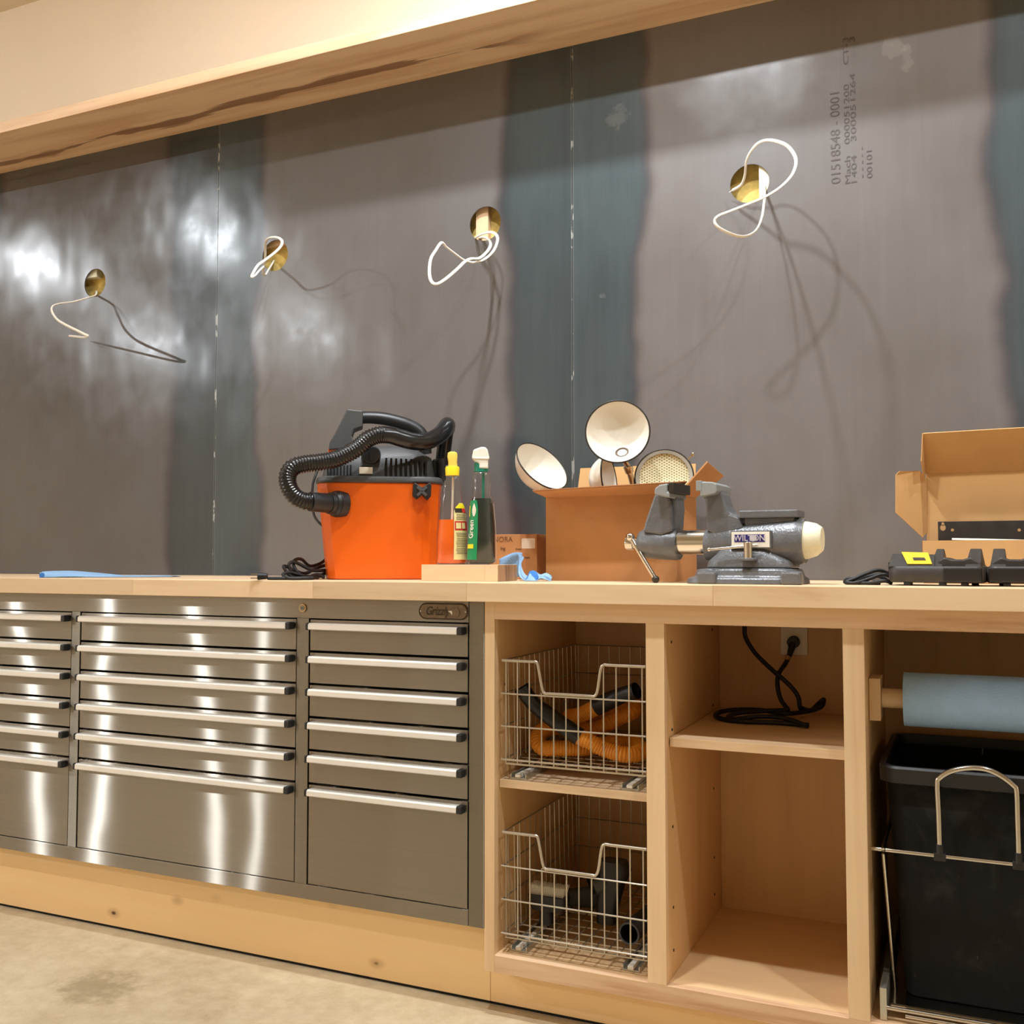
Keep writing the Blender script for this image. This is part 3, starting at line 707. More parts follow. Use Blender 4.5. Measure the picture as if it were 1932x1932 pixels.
# ------------------------------------------------------------------ wire baskets
def tubes(mb, segs, r, n=6):
    for a, b in segs: mb.cyl(a, b, r, n=n)
    return mb
YK = 0.018
def basket(uL, vTop, vBot, label):
    pL = at(uL, vTop, YK); zt = pL.z; zb = at(uL - 1.5, vBot, YK).z
    x0 = pL.x; x1 = XB[2] - 0.006; W = x1 - x0; yb = YB - 0.03; H = zt - zb
    t = thing('wire_basket', label, 'basket', ((x0 + x1) / 2, 0.25, zb - 0.02), 0, 'pull-out wire baskets')
    zf = zb - 0.008
    # front rim with a dip
    fx = lambda k: x0 + W * k
    dip = H * 0.31
    rim = [(x0 - 0.0, YK, zt), (fx(.10), YK, zt), (fx(.215), YK, zt), (fx(.247), YK, zt), (fx(.262), YK, zt - 0.008), (fx(.292), YK, zt - dip + 0.010), (fx(.312), YK, zt - dip), (fx(.35), YK, zt - dip),
           (fx(.62), YK, zt - dip), (fx(.655), YK, zt - dip), (fx(.678), YK, zt - dip + 0.012), (fx(.700), YK, zt - 0.010), (fx(.722), YK, zt), (fx(.76), YK, zt), (x1, YK, zt)]
    MB().tube(spline(rim, 4), 0.0034, 10).build('front_rim', m_wire, t, 60, local=False)
    g = MB()
    nv = 12
    def top(x):
        k = (x - x0) / W
        return zt - dip if 0.28 < k < 0.69 else zt
    for i in range(nv):
        x = x0 + 0.008 + (W - 0.016) * i / (nv - 1); g.cyl((x, YK + 0.002, zf), (x, YK + 0.002, top(x)), 0.0017, n=6)
    for k in (0.335, 0.665, 1.0):
        z = zt - H * k; g.tube([(x0 - 0.002, YK - 0.001, z), (x1, YK - 0.001, z)], 0.0019 if k < 1 else 0.0023, 6)
    g.cyl((x0 + 0.006, YK + 0.002, zf), (x1, YK + 0.002, zf), 0.0019, n=6)
    g.build('front_grid', m_wire, t, 60, local=False)
    for sx, nm in ((x0, 'side_grid'), (x1, 'side_grid')):
        g = MB(); m = 15
        for i in range(1, m + 1):
            y = YK + (yb - YK) * i / m; g.cyl((sx + (0.004 if sx == x0 else -0.004), y, zf), (sx, y, zt), 0.0013, n=6)
        for k in (0.0, 0.335, 0.665, 1.0):
            z = zt - H * k; g.cyl((sx, YK, z), (sx, yb, z), 0.0018, n=6)
        g.build(nm, m_wire, t, 60, local=False)
    g = MB()
    for i in range(nv):
        x = x0 + 0.008 + (W - 0.016) * i / (nv - 1); g.cyl((x, yb, zf), (x, yb, zt), 0.0013, n=6)
    for k in (0.0, 0.335, 0.665, 1.0):
        z = zt - H * k; g.cyl((x0, yb, z), (x1, yb, z), 0.0016, n=6)
    g.build('back_grid', m_wire, t, 60, local=False)
    g = MB()
    for i in range(nv):
        x = x0 + 0.008 + (W - 0.016) * i / (nv - 1); g.cyl((x, YK + 0.002, zf), (x, yb, zf), 0.0015, n=6)
    for i in range(12):
        y = YK + 0.01 + (yb - YK - 0.01) * i / 11; g.cyl((x0 + 0.004, y, zf - 0.003), (x1 - 0.004, y, zf - 0.003), 0.0017, n=6)
    g.build('floor_grid', m_wire, t, 60, local=False)
    return t, x0, x1, zf, zt
def runners(t, x0, x1, zf, zshelf, YK=0.042):
    for x in (x0 + 0.030, x1 - 0.040):
        r = MB().box(x - 0.019, x + 0.019, YK - 0.006, 0.44, zshelf + 0.0003, zshelf + 0.004).box(x - 0.019, x - 0.016, YK - 0.006, 0.44, zshelf + 0.004, zshelf + 0.012).box(x + 0.016, x + 0.019, YK - 0.006, 0.44, zshelf + 0.004, zshelf + 0.012)
        ro = r.build('slide_runner', m_zinc, t, bevel=0.0006, local=False)
        MB().box(x - 0.007, x + 0.006, YK - 0.008, 0.42, zshelf + 0.0045, zshelf + 0.0115).build('slide_carriage', m_white, ro, bevel=0.001)
b1, bx0, bx1, bzf, bzt = basket(947.5, 1246, 1432, 'chrome wire basket on the upper shelf holding the orange hose')
runners(b1, bx0, bx1, bzf, zs1t)
b2, cx0, cx1, czf, czt = basket(948, 1569.6, 1759.5, 'chrome wire basket in the bottom of the left bay holding black nozzles')
runners(b2, cx0, cx1, czf, Z_RT)

# ------------------------------------------------------------------ orange hose in the upper basket
def corrugated(mb, pts, r, pitch, amp, n=14):
    P = resample(spline(pts, 14), pitch / 4)
    rr = [r + (amp if (i % 4) in (0, 1) else -amp * (0.2 if i % 4 == 2 else 0.2)) for i in range(len(P))]
    mb.tube(P, rr, n); return mb
oh = thing('orange_hose', 'orange corrugated hose with black cuffs coiled in the upper wire basket', 'hose', (0.2, 0.22, bzf))
zl0 = bzf + 0.0035; HR = 0.0165
def inb(u, v, Y):
    p = at(u, v, Y); return (p.x, p.y, max(p.z, zl0 + HR))
pth = [inb(1086, 1388, .095), inb(1110, 1398, .10), inb(1140, 1413, .11), inb(1178, 1428, .115), inb(1205, 1432, .14), inb(1208, 1420, .20), inb(1190, 1420, .26), inb(1150, 1425, .22), inb(1100, 1422, .15), inb(1050, 1418, .12), inb(1022, 1410, .115), inb(1014, 1393, .13), inb(1026, 1377, .155), inb(1060, 1372, .20), inb(1120, 1376, .24), inb(1160, 1358, .24), inb(1195, 1342, .26), inb(1196, 1330, .34), inb(1160, 1338, .36), inb(1110, 1352, .32), inb(1076, 1352, .25), inb(1092, 1350, .20), inb(1112, 1341, .18), inb(1128, 1333, .17)]
corrugated(MB(), pth, HR, 0.0062, 0.0014).build('hose', m_orhose, oh, 60, local=False)
w = MB(); W_ = [Vector(inb(u, v, Y)) for u, v, Y in ((984, 1297, .062), (993, 1311, .066), (1008, 1330, .08), (1030, 1346, .085), (1060, 1368, .090), (1094, 1391, .096))]
w.tube(W_, [0.0185, 0.0175, 0.0170, 0.0190, 0.0190, 0.0200], 20, caps=False)
w.tube(W_[:3], [0.0150, 0.0150, 0.001], 20, caps=False)
w.build('cuff', m_blackgl, oh, 50, local=False)
W2 = [Vector(inb(u, v, Y)) for u, v, Y in ((1126, 1334, .17), (1150, 1322, .165), (1170, 1313, .16), (1186, 1308, .155), (1201, 1303, .15))]
w = MB().tube(W2, [0.0200, 0.0200, 0.0185, 0.0175, 0.0185], 20, caps=False).tube([W2[4], W2[3], W2[2]], [0.0155, 0.0150, 0.001], 20, caps=False)
w.build('cuff', m_blackpl, oh, 50, local=False)

# ------------------------------------------------------------------ vacuum tools in the lower basket
zz = czf + 0.0034
def zfix(mb, z0):
    zm = min(v.z for v in mb.v)
    for v in mb.v: v.z += z0 - zm
    return mb
BRY = 0.125
br = at(1036, 1700, .125); s_ = 1 / 835.0
t = thing('brush_nozzle', 'black brush nozzle with pale bristles in the lower wire basket', 'brush', (br.x, BRY, zz))
zb_ = zz
neck = MB().cyl((br.x - .006, BRY, zb_), (br.x - .006, BRY, zb_ + .034), 0.0170, 0.0150, 18).build('neck', m_blackpl, t, 40, local=False)
MB().loft([rrect(.036, .018, .010, 4, zb_ + .030, br.x, BRY), rrect(.044, .022, .010, 4, zb_ + .048, br.x, BRY), rrect(.044, .022, .010, 4, zb_ + .062, br.x, BRY)]).build('head', m_blackpl, t, 40, local=False)
bb = MB()
for i in range(30):
    for j in range(4):
        x = -0.036 + 0.072 * i / 29; y = -.012 + .008 * j
        bb.cyl((br.x + x, BRY + y, zb_ + .060), (br.x + x * 1.16, BRY + y * 1.2, zb_ + .083 + random.uniform(-.001, .001)), 0.0012, 0.0009, 5)
o = bb.build('bristles', m_white, t, local=False); o['kind'] = 'stuff'
fp = at(1150, 1740, .18)
t = thing('floor_nozzle', 'tall black crevice nozzle standing on end in the lower wire basket', 'nozzle', (fp.x, .18, zz))
X0 = fp.x
MB().loft([rrect(.021, .016, .010, 4, zz, X0 - .006, .18), rrect(.024, .018, .012, 4, zz + .035, X0 - .004, .18), rrect(.029, .020, .014, 4, zz + .085, X0 + .004, .185), rrect(.036, .024, .016, 4, zz + .115, X0 + .010, .19), rrect(.030, .022, .016, 4, zz + .134, X0 + .006, .19)]).build('body', m_blackpl, t, 50, local=False)
MB().cyl((X0 - .030, .17, zz + .075), (X0 - .008, .18, zz + .085), .0165, .0180, 18).build('inlet', m_greypl, t, 40, local=False)
q = at(1094, 1708, .22); X0 = q.x
t = thing('utility_nozzle', 'wide dark grey utility nozzle lying behind the other black tools', 'nozzle', (X0, .27, zz))
MB().loft([[Vector((X0 - .052, .25 + p.x, zz + .016 + p.y)) for p in rrect(.012, .016, .006)], [Vector((X0 - .01, .26 + p.x, zz + .020 + p.y)) for p in rrect(.016, .020, .008)], [Vector((X0 + .03, .27 + p.x, zz + .026 + p.y)) for p in rrect(.02, .026, .012)], [Vector((X0 + .07, .29 + p.x, zz + .020 + p.y)) for p in rrect(.018, .020, .012)]]).build('body', m_greypl, t, 50, local=False)
MB().cyl((X0 + .03, .262, zz + .040), (X0 + .018, .255, zz + .070), .017, .015, 18).build('neck', m_blackpl, t, 40, local=False)
q = at(1187, 1782, .075); R_ = 0.0225
t = thing('extension_tube', 'short black extension tube lying with its open end facing forward', 'tube', (q.x, .1, zz))
ax0 = Vector((q.x, .075, zz + R_ + .0005)); ax1 = Vector((q.x + .010, .20, zz + R_ + .0005))
MB().revolve([(R_, 0), (R_, .13), (R_ * .84, .13), (R_ * .84, 0), (R_ * 1.0, 0)], 28, M=Matrix.Translation(ax0) @ (ax1 - ax0).to_track_quat('Z', 'Y').to_matrix().to_4x4()).build('pipe', m_blackpl, t, 40, local=False)
MB().revolve([(R_ * .86, -.001), (R_ + .0003, -.001), (R_ + .0003, .002), (R_ * .86, .002), (R_ * .86, -.001)], 28, M=Matrix.Translation(ax0) @ (ax1 - ax0).to_track_quat('Z', 'Y').to_matrix().to_4x4()).build('rim', m_greypl, t, 40, local=False)

# ------------------------------------------------------------------ right bay: towel roll, bin
YR = 0.115
e = at(1706, 1319, YR); rc = at(1706, 1318.5, YR); RR = (at(1706, 1268, YR).z - at(1706, 1370, YR).z) / 2 * 0.985
hl = thing('towel_holder', 'maple dowel towel holder with square end block in the right bay', 'towel holder', (XB[5], YR, rc.z - 0.04))
bzz = 0.040
MB().box(XB[5] + 0.0004, XB[5] + 0.021, YR - 0.035, YR + 0.04, rc.z - bzz, rc.z + bzz).build('end_block', m_maple_z, hl, local=False, bevel=0.001)
MB().box(XB[6] - 0.021, XB[6] - 0.0004, YR - 0.035, YR + 0.04, rc.z - bzz, rc.z + bzz).build('end_block', m_maple_z, hl, local=False, bevel=0.001)
MB().cyl((XB[5] + 0.0215, YR, rc.z), (XB[6] - 0.0215, YR, rc.z), 0.0185, n=28).build('dowel', m_maple_x, hl, 40, local=False)
MB().revolve([(0.0192, 0), (RR, 0), (RR, 0.36), (0.0192, 0.36), (0.0192, 0)], 48, M=Matrix.Translation((e.x, YR, rc.z)) @ Matrix.Rotation(PI / 2, 4, 'Y')).build('paper_towel_roll', m_roll, None, 40)
MB().revolve([(.0190, -.0006), (.0225, -.0006), (.0225, .004), (.0190, .004), (.0190, -.0006)], 32, M=Matrix.Translation((e.x, YR, rc.z)) @ Matrix.Rotation(PI / 2, 4, 'Y')).build('core', m_card, bpy.data.objects['paper_towel_roll'], 40)
tag(bpy.data.objects['paper_towel_roll'], 'blue paper towel roll hanging on the wooden dowel', 'towel roll')

YBN = 0.045
fl = at(1666, 1443, YBN); fb = at(1706, 1889, YBN)
tb = thing('waste_bin', 'tall black plastic waste bin standing in the right bay', 'waste bin', (1.05, 0.26, Z_RT))
bx_c = (XB[5] + XB[6]) / 2 + 0.0; hx_top = bx_c - fl.x; hx_bot = bx_c - fb.x
ybk = 0.43; yc_ = (YBN + ybk) / 2; hy_t = (ybk - YBN) / 2
zr = fl.z; z0b = Z_RT + 0.028
rings = [rrect(hx_bot - .004, hy_t - .035, .02, 5, z0b, bx_c, yc_), rrect(hx_bot, hy_t - .030, .025, 5, z0b + .006, bx_c, yc_), rrect(hx_top - .004, hy_t - .004, .03, 5, zr - .03, bx_c, yc_),
         rrect(hx_top - .010, hy_t - .010, .03, 5, zr - .02, bx_c, yc_), rrect(hx_bot - .006, hy_t - .036, .02, 5, z0b + .012, bx_c, yc_)]
MB().loft(rings).build('body', m_bin, tb, 35, local=False)
rim = [rrect(hx_top - .003, hy_t - .003, .03, 6, zr - .034, bx_c, yc_), rrect(hx_top + .008, hy_t + .008, .035, 6, zr - .030, bx_c, yc_), rrect(hx_top + .009, hy_t + .009, .036, 6, zr - .004, bx_c, yc_), rrect(hx_top + .006, hy_t + .006, .034, 6, zr, bx_c, yc_), rrect(hx_top - .003, hy_t - .003, .03, 6, zr, bx_c, yc_), rrect(hx_top - .006, hy_t - .006, .03, 6, zr - .012, bx_c, yc_), rrect(hx_top - .004, hy_t - .004, .03, 6, zr - .034, bx_c, yc_)]
MB().loft(rim, caps=False).build('rim', m_blackpl, tb, 35, local=False)
# chrome pull-out frame
YFm = 0.022
fr_ = thing('bin_frame', 'chrome wire pull-out frame with arched handle around the black bin', 'pull-out frame', (1.05, 0.2, Z_RT))
bl = at(1666, 1603, YFm); xr = 2 * bx_c - bl.x
MB().tube(spline([(bl.x, YFm + .30, bl.z + .002), (bl.x, YFm + .02, bl.z + .002), (bl.x + .004, YFm + .004, bl.z), (bl.x + .02, YFm, bl.z), (xr - .02, YFm, bl.z), (xr - .004, YFm + .004, bl.z), (xr, YFm + .02, bl.z), (xr, YFm + .30, bl.z)], 5), 0.0038, 10).build('hoop', m_chrome, fr_, 60, local=False)
hp = [at(u, v, YFm - .004) for u, v in ((1773, 1603), (1771, 1540), (1768.5, 1480), (1773, 1468), (1795, 1455), (1829, 1449), (1862, 1452), (1890, 1465), (1912, 1482), (1918, 1494), (1920, 1550), (1922, 1617))]
MB().tube(spline(hp, 5), 0.0050, 12).build('arched_handle', m_chrome, fr_, 60, local=False)
for q in (hp[0], hp[-1]):
    MB().box(q.x - .010, q.x + .010, YFm - .009, YFm + .006, bl.z - .007, bl.z + .007).cyl((q.x, YFm - .004, bl.z + .004), (q.x, YFm - .004, bl.z + .022), .0072, .0062, 14).build('clamp', m_blackpl, fr_, bevel=0.001, local=False)
b0 = at(1675, 1901, YFm)
MB().tube([(b0.x - .002, YFm, b0.z), (2 * bx_c - b0.x, YFm, b0.z)], 0.0042, 10).tube([(b0.x + .03, YFm - .002, b0.z - .009), (2 * bx_c - b0.x - .03, YFm - .002, b0.z - .009)], 0.0034, 8).build('bottom_bar', m_chrome, fr_, 60, local=False)
for sx in (0, 1):
    X = (lambda x: 2 * bx_c - x) if sx else (lambda x: x)
    s0 = at(1666, 1612, YFm); s1 = at(1691, 1869, YFm + .1)
    MB().tube([(X(s0.x), YFm + .006, s0.z), (X(s1.x), YFm + .09, s1.z - .01)], 0.0030, 8).build('brace', m_chrome, fr_, 60, local=False)
    sl = at(1667, 1895, YFm)
    MB().box(X(sl.x) - .006, X(sl.x) + .006, YFm - .006, 0.44, Z_RT + .0006, Z_RT + .058).build('slide_runner', m_zinc, fr_, bevel=0.001, local=False)
MB().box(b0.x + .004, 2 * bx_c - b0.x - .004, YFm + .012, 0.42, Z_RT + .020, Z_RT + .0272).build('floor_tray', m_chrome, fr_, local=False)

# ------------------------------------------------------------------ things on the bench
def proj(p):
    q = Vector(p) - CAM; w = q.dot(_fw); return 966 + FPX * q.dot(_r) / w, 966 - FPX * q.dot(_up) / w
class Fr:
    # a thing's own upright frame, standing at depth Y on height z; p(u, v, d) reads a point on its plane d behind the centre
    def __init__(s, u0, Y, z, rot=None):
        o = at(u0, 1090, Y); o.z = z; s.o = o
        s.rot = YAW + math.atan((966 - u0) / FPX) if rot is None else rot
        s.n = Vector((-math.sin(s.rot), math.cos(s.rot), 0)); s.R = Matrix.Rotation(-s.rot, 4, 'Z')
        s.s = (o - CAM).dot(_fw) / FPX
    def p(s, u, v, d=0.0):
        q = ray(u, v); t = ((s.o - CAM).dot(s.n) + d) / q.dot(s.n)
        return s.R @ (CAM + q * t - s.o)
    def poly(s, pts, d=0.0): return [(s.p(u, v, d).x, s.p(u, v, d).z) for u, v in pts]
    def path(s, pts): return [s.p(*q) for q in pts]

# --- white lamp cables hanging out of the wall holes
def wall_cable(pts, label, r=0.0042):
    P = [at(u, v, Y) for u, v, Y in pts]
    t = thing('lamp_cable', label, 'cable', P[0], 0, 'white cables hanging out of the wall holes')
    MB().tube(spline(P, 8), r, 8, flat=0.65).build('sheath', m_cable, t, 60, local=False)
    e = P[-1]; d = (P[-1] - P[-2]).normalized()
    MB().tube([e, e + d * 0.012], 0.0013, 6).build('bare_wire', m_white, t, 60, local=False)
wall_cable([(182, 548, .60), (180, 557, .55), (165, 562, .50), (140, 569, .46), (112, 573, .42), (99, 578, .40), (98, 588, .39), (107, 602, .38), (122, 612, .37), (142, 622, .36), (160, 631, .35), (166, 634, .35), (160, 636.5, .37), (148, 635.5, .43), (131, 633.5, .50)], 'white cable bent in a flat Z below the leftmost wall hole')
wall_cable([(517, 492, .60), (513, 499, .54), (506, 510, .49), (500.5, 519, .46), (496.5, 513, .43), (500, 490, .39), (500.5, 470, .37), (502, 455, .35), (508, 449, .34), (516, 447.5, .33), (526, 449, .32), (532, 455, .31), (530, 464, .30), (520, 475, .28), (502, 489, .26), (487, 500, .24), (478, 514, .22), (475, 521.5, .215), (480, 521, .215), (488, 512, .24), (497, 503, .26)], 'white cable twisted into a small bow over the second wall hole from the left')
wall_cable([(893, 451.4, .60), (900, 447, .545), (909, 442, .52), (925, 438, .50), (936, 443, .48), (938.5, 454, .47), (931, 473, .45), (914.6, 488.7, .42), (894, 495, .39), (876, 491, .36), (857.6, 478, .33), (842, 466, .30), (833, 457.6, .28), (821.4, 473, .26), (812.5, 489, .24), (810, 514, .23), (814, 531, .22), (824.5, 535.5, .22), (842, 525, .24), (863, 507, .28), (877, 493.5, .32), (889, 488, .36), (904, 487, .40), (917.7, 476, .45), (925.5, 463, .49), (923, 453.5, .525), (912.5, 448.5, .55), (897, 452.5, .60)], 'white cable looping out sideways from the third wall hole')
wall_cable([(1441, 343, .61), (1441.5, 356, .53), (1442.7, 369.6, .48), (1441, 386.6, .44), (1437.6, 409, .40), (1429, 431, .36), (1415.4, 443, .33), (1398, 446.4, .31), (1378, 441, .29), (1356, 429.4, .28), (1348, 417.4, .28), (1355.6, 407, .28), (1381, 397, .29), (1407, 386.6, .30), (1432.5, 376.4, .31), (1453, 366, .32), (1475, 350.8, .33), (1494, 330, .35), (1501.7, 306.4, .37), (1496, 287.6, .39), (1480, 272, .40), (1453, 264.5, .42), (1432.5, 269, .43), (1419, 282.5, .44), (1408.6, 303, .46), (1405, 332, .49), (1398, 349, .51), (1382, 359, .53)], 'white cable twisted in a big figure eight at the rightmost wall hole')

# --- flat blue towel at the left
F = Fr(200, .20, ZT)
L_ = F.p(78, 1088); R_2 = F.p(322, 1091)
tw = thing('shop_towel', 'flat folded blue shop towel lying on the left of the worktop', 'towel', F.o, F.rot)
def towel_top(a, b):
    x = L_.x + (R_2.x - L_.x) * a; y = -0.09 + 0.18 * b
    env = 0.0165 * (1 - a) ** 0.35 * (0.55 + 0.45 * math.sin(5.2 * a + 0.6)) + 0.002
    z = env * (0.75 + 0.25 * math.cos(9 * b + 4 * a)) * (1.0 if a < 0.62 else 0.62)
    if b < 0.001 or b > 0.999 or a > 0.999: z = 0.0012
    return Vector((x, y + 0.012 * math.sin(7 * a), max(z, 0.0015)))
MB().sheet(towel_top, 40, 10).build('upper_fold', m_towel, tw, 60, solid=0.0014)
MB().sheet(lambda a, b: Vector((L_.x + 0.01 + (R_2.x - L_.x + 0.012) * a, -0.082 + 0.165 * b, 0.0012 + 0.002 * max(0, math.sin(9 * a + 2 * b)))), 24, 6).build('lower_fold', m_towel, tw, 60, solid=0.001)
MB().tube([(L_.x + 0.006, -0.095 + 0.012 * k, 0.0072) for k in range(16)], 0.0066, 10, caps=True).build('rolled_edge', m_towel_in, tw, 60)

# --- wet and dry vacuum
F = Fr(716, .27, ZT)
vc = thing('shop_vacuum', 'orange and black portable shop vacuum with corrugated black hose', 'vacuum', F.o, F.rot)
def bucket_ring(uL, uR, v, hy, r, cy=0.0):
    a = F.p(uL, v); b = F.p(uR, v)
    return rrect((b.x - a.x) / 2, hy, r, 3, max(0.0, a.z), (a.x + b.x) / 2, cy)
zb0 = F.p(716, 1096).z
rings = [bucket_ring(624, 820, 1097, .112, .05), bucket_ring(618, 823, 1091, .118, .05), bucket_ring(611, 825, 1010, .124, .05), bucket_ring(605, 828, 935, .130, .052), bucket_ring(602, 829, 928, .132, .053), bucket_ring(602, 830, 916, .132, .053)]
for r_ in rings[:1]:
    for p in r_: p.z = 0.0006
MB().loft(rings).build('bucket', m_orange, vc, 20, bevel=0.003)
lid = [bucket_ring(600, 832, 917, .135, .054), bucket_ring(599, 833, 914, .137, .055), bucket_ring(601, 831, 907, .135, .054), bucket_ring(604, 828, 905, .131, .05)]
MB().loft(lid).build('lid_flange', m_greypl, vc, 30, bevel=0.0015)
hd = [bucket_ring(611, 818, 905, .112, .045), bucket_ring(614, 815, 885, .108, .045), bucket_ring(619, 812, 866, .098, .045), bucket_ring(640, 790, 853, .085, .045), bucket_ring(665, 765, 846, .07, .045)]
head = MB().loft(hd).build('motor_head', m_greypl, vc, 30, bevel=0.002)
sl = MB()
for i in range(9):
    u = 727 + i * 9.4; a = F.p(u, 864 + i * 0.4, -.1135); b = F.p(u + 3.6, 899, -.1135)
    sl.box(a.x, b.x, -.1135, -.098, b.z, a.z)
sl.build('vent_slots', m_gap, head)['kind'] = 'stuff'
sl = MB()
for i in range(8):
    u = 617 + i * 6.2; a = F.p(u, 880 - i * .4, -.1135); b = F.p(u + 2.6, 902, -.1135)
    sl.box(a.x, b.x, -.1135, -.098, b.z, a.z)
sl.build('vent_slots', m_gap, head)['kind'] = 'stuff'
a = F.p(677.7, 894, -.1155); b = F.p(703, 881.5, -.1155)
MB().box(a.x, b.x, -.1155, -.110, a.z, b.z).build('rating_plate', m_paper, head, bevel=0.001)
c = F.p(700, 858, -.11)
MB().cyl((c.x, -.118, c.z), (c.x, -.085, c.z), .0225, .026, 28).build('switch_knob', m_blackpl, head, 40, bevel=.002)
MB().box(c.x - .004, c.x + .004, -.124, -.117, c.z - .018, c.z + .018).build('knob_grip', m_blackpl, head, bevel=.0015)
# handle
tower = F.poly([(620, 850), (622, 836), (632, 820), (655, 773), (672, 775), (685, 776), (684, 806), (676, 809), (668, 812), (664, 824), (672, 846)], -.02)
MB().prism(tower, -.035, .03).build('handle_tower', m_greypl, vc, bevel=.003)
hb = F.path([(668, 790, -.004), (684, 788, -.004), (705, 788, -.004), (730, 791, -.004), (755, 797, -.004), (778, 805, -.004), (793, 816, -.004), (800, 832, -.004), (803, 856, -.004)])
MB().tube(spline(hb, 5), [0.0165] * 11 + [0.0170] * 12 + [0.0165] * 18, 14, flat=0.95).build('handle', m_blackpl, vc, 60)
a = F.p(619, 850, -.03); b = F.p(638, 846, -.03)
MB().box(a.x, b.x, -.03, .02, a.z - .006, b.z).build('exhaust_trim', m_orange, vc, bevel=.002)
# hose port, cuff and hose
pc0 = F.p(640, 951, -.118); dirp = (F.p(583, 946.5, -.165) - pc0).normalized()
MB().cyl(pc0 + dirp * -.012, pc0 + dirp * .010, .0345, .0335, 32).cyl(pc0 + dirp * .010, pc0 + dirp * .020, .0335, .029, 32).build('hose_port', m_blackpl, vc, 40, bevel=.0015)
cuff = MB().cyl(pc0 + dirp * .018, pc0 + dirp * .030, .0275, .0265, 28).cyl(pc0 + dirp * .030, F.p(584, 946.5, -.165), .0240, .0235, 28)
cuff.build('hose_cuff', m_blackpl, vc, 40, bevel=.001)
hp1 = F.path([(586, 946.5, -.164), (572, 945, -.170), (556, 936, -.176), (545, 918, -.178), (543, 898, -.177), (553, 882, -.175), (575, 875.5, -.172), (604, 872, -.170), (630, 867, -.168), (652, 858, -.166), (675, 845, -.164), (694, 829, -.162), (712, 821.5, -.160), (728, 820, -.157)])
corrugated(MB(), hp1, .0200, .0068, .0018, 16).build('hose', m_blackgl, vc, 60)
hp2 = F.path([(720, 820, -.158), (738, 821.5, -.153), (756, 827, -.147), (775, 832, -.140), (795, 834, -.128), (815, 829, -.112), (832, 818, -.090), (841, 806, -.060), (844, 803, -.025), (842, 815, .010), (838, 845, .03), (834, 880, .04)])
sp = resample(spline(hp2, 10), .006)
MB().tube(sp, [.0215 if i < len(sp) * .72 else .0195 for i in range(len(sp))], 18).build('wand_elbow', m_blackgl, vc, 60)
# holder and latch on the right
a = F.p(815, 915, -.03); b = F.p(840, 868, -.03)
MB().box(a.x, b.x - .004, -.055, .02, a.z, b.z).build('tool_holder', m_blackpl, vc, bevel=.004)
q = F.p(833, 884, -.06)
MB().revolve([(.0115, 0), (.0115, .055), (.0085, .055), (.0085, 0), (.0115, 0)], 20, M=Matrix.Translation((q.x, -.060, q.z - .03))).build('tool_socket', m_blackpl, vc, 40)
la = F.poly([(779, 915), (783, 911), (796, 920), (810, 911), (814, 915), (813, 936), (806, 944), (796, 934), (786, 943), (778, 936)], -.140)
lt = MB().prism(la, -.148, -.12).build('latch', m_blackpl, vc, bevel=.002)
c = F.p(796, 927, -.150)
MB().box(-.016, .016, -.151, -.146, -.0035, .0035, Matrix.Translation((c.x, 0, c.z)) @ Matrix.Rotation(.75, 4, 'Y')).box(-.016, .016, -.151, -.146, -.0035, .0035, Matrix.Translation((c.x, 0, c.z)) @ Matrix.Rotation(-.75, 4, 'Y')).build('latch_rib', m_greypl, lt, bevel=.001)
# power cord of the vacuum, bundled on the bench
cord = F.path([(602, 880, .02), (596, 895, .0), (590, 915, -.01), (589, 945, -.02), (592, 970, -.04), (600, 984, -.06), (611, 994, -.08)])
MB().tube(spline(cord, 6), .0032, 8).build('power_cable', m_rubber, vc, 60)
def cz(u, v, d): 
    q = F.p(u, v, d); q.z = max(q.z, .0050); return q
loops = [[(617, 1052, -.02), (606, 1062, -.03), (585, 1068, -.05), (570, 1056, -.07), (560, 1055, -.09), (553, 1062, -.11), (560, 1078, -.12), (580, 1090, -.12), (600, 1088, -.09), (615, 1080, -.05)],
         [(616, 1066, -.05), (596, 1072, -.07), (575, 1082, -.09), (555, 1076, -.12), (538, 1068, -.13), (536, 1072, -.14), (550, 1088, -.14), (575, 1093, -.13), (598, 1084, -.10), (612, 1094, -.09)],
         [(614, 1076, -.07), (590, 1076, -.10), (568, 1066, -.11), (554, 1060, -.12), (545, 1066, -.13), (556, 1086, -.13), (585, 1093, -.12), (608, 1084, -.08)],
         [(600, 1090, -.10), (570, 1086, -.13), (548, 1080, -.14), (534, 1084, -.15), (545, 1092, -.16), (575, 1095, -.15), (590, 1092, -.14)],
         [(590, 1090, -.13), (560, 1094, -.15), (530, 1093, -.16), (505, 1091, -.17)]]
for lp in loops:
    MB().tube(spline([cz(*q) for q in lp], 7), .0042, 8).build('power_cable', m_rubber, vc, 60)
a = cz(505, 1090, -.17); b = cz(486, 1088, -.17)
a.z = b.z = .010
plg = MB().cyl(a, b, .0068, .0090, 14).build('plug', m_rubber, vc, 50, bevel=.001)
for dz in (-.0045, .0050):
    MB().box(b.x - .016, b.x + .002, b.y - .003, b.y + .003, b.z + dz - .0012, b.z + dz + .0012).build('prong', m_chrome, plg)

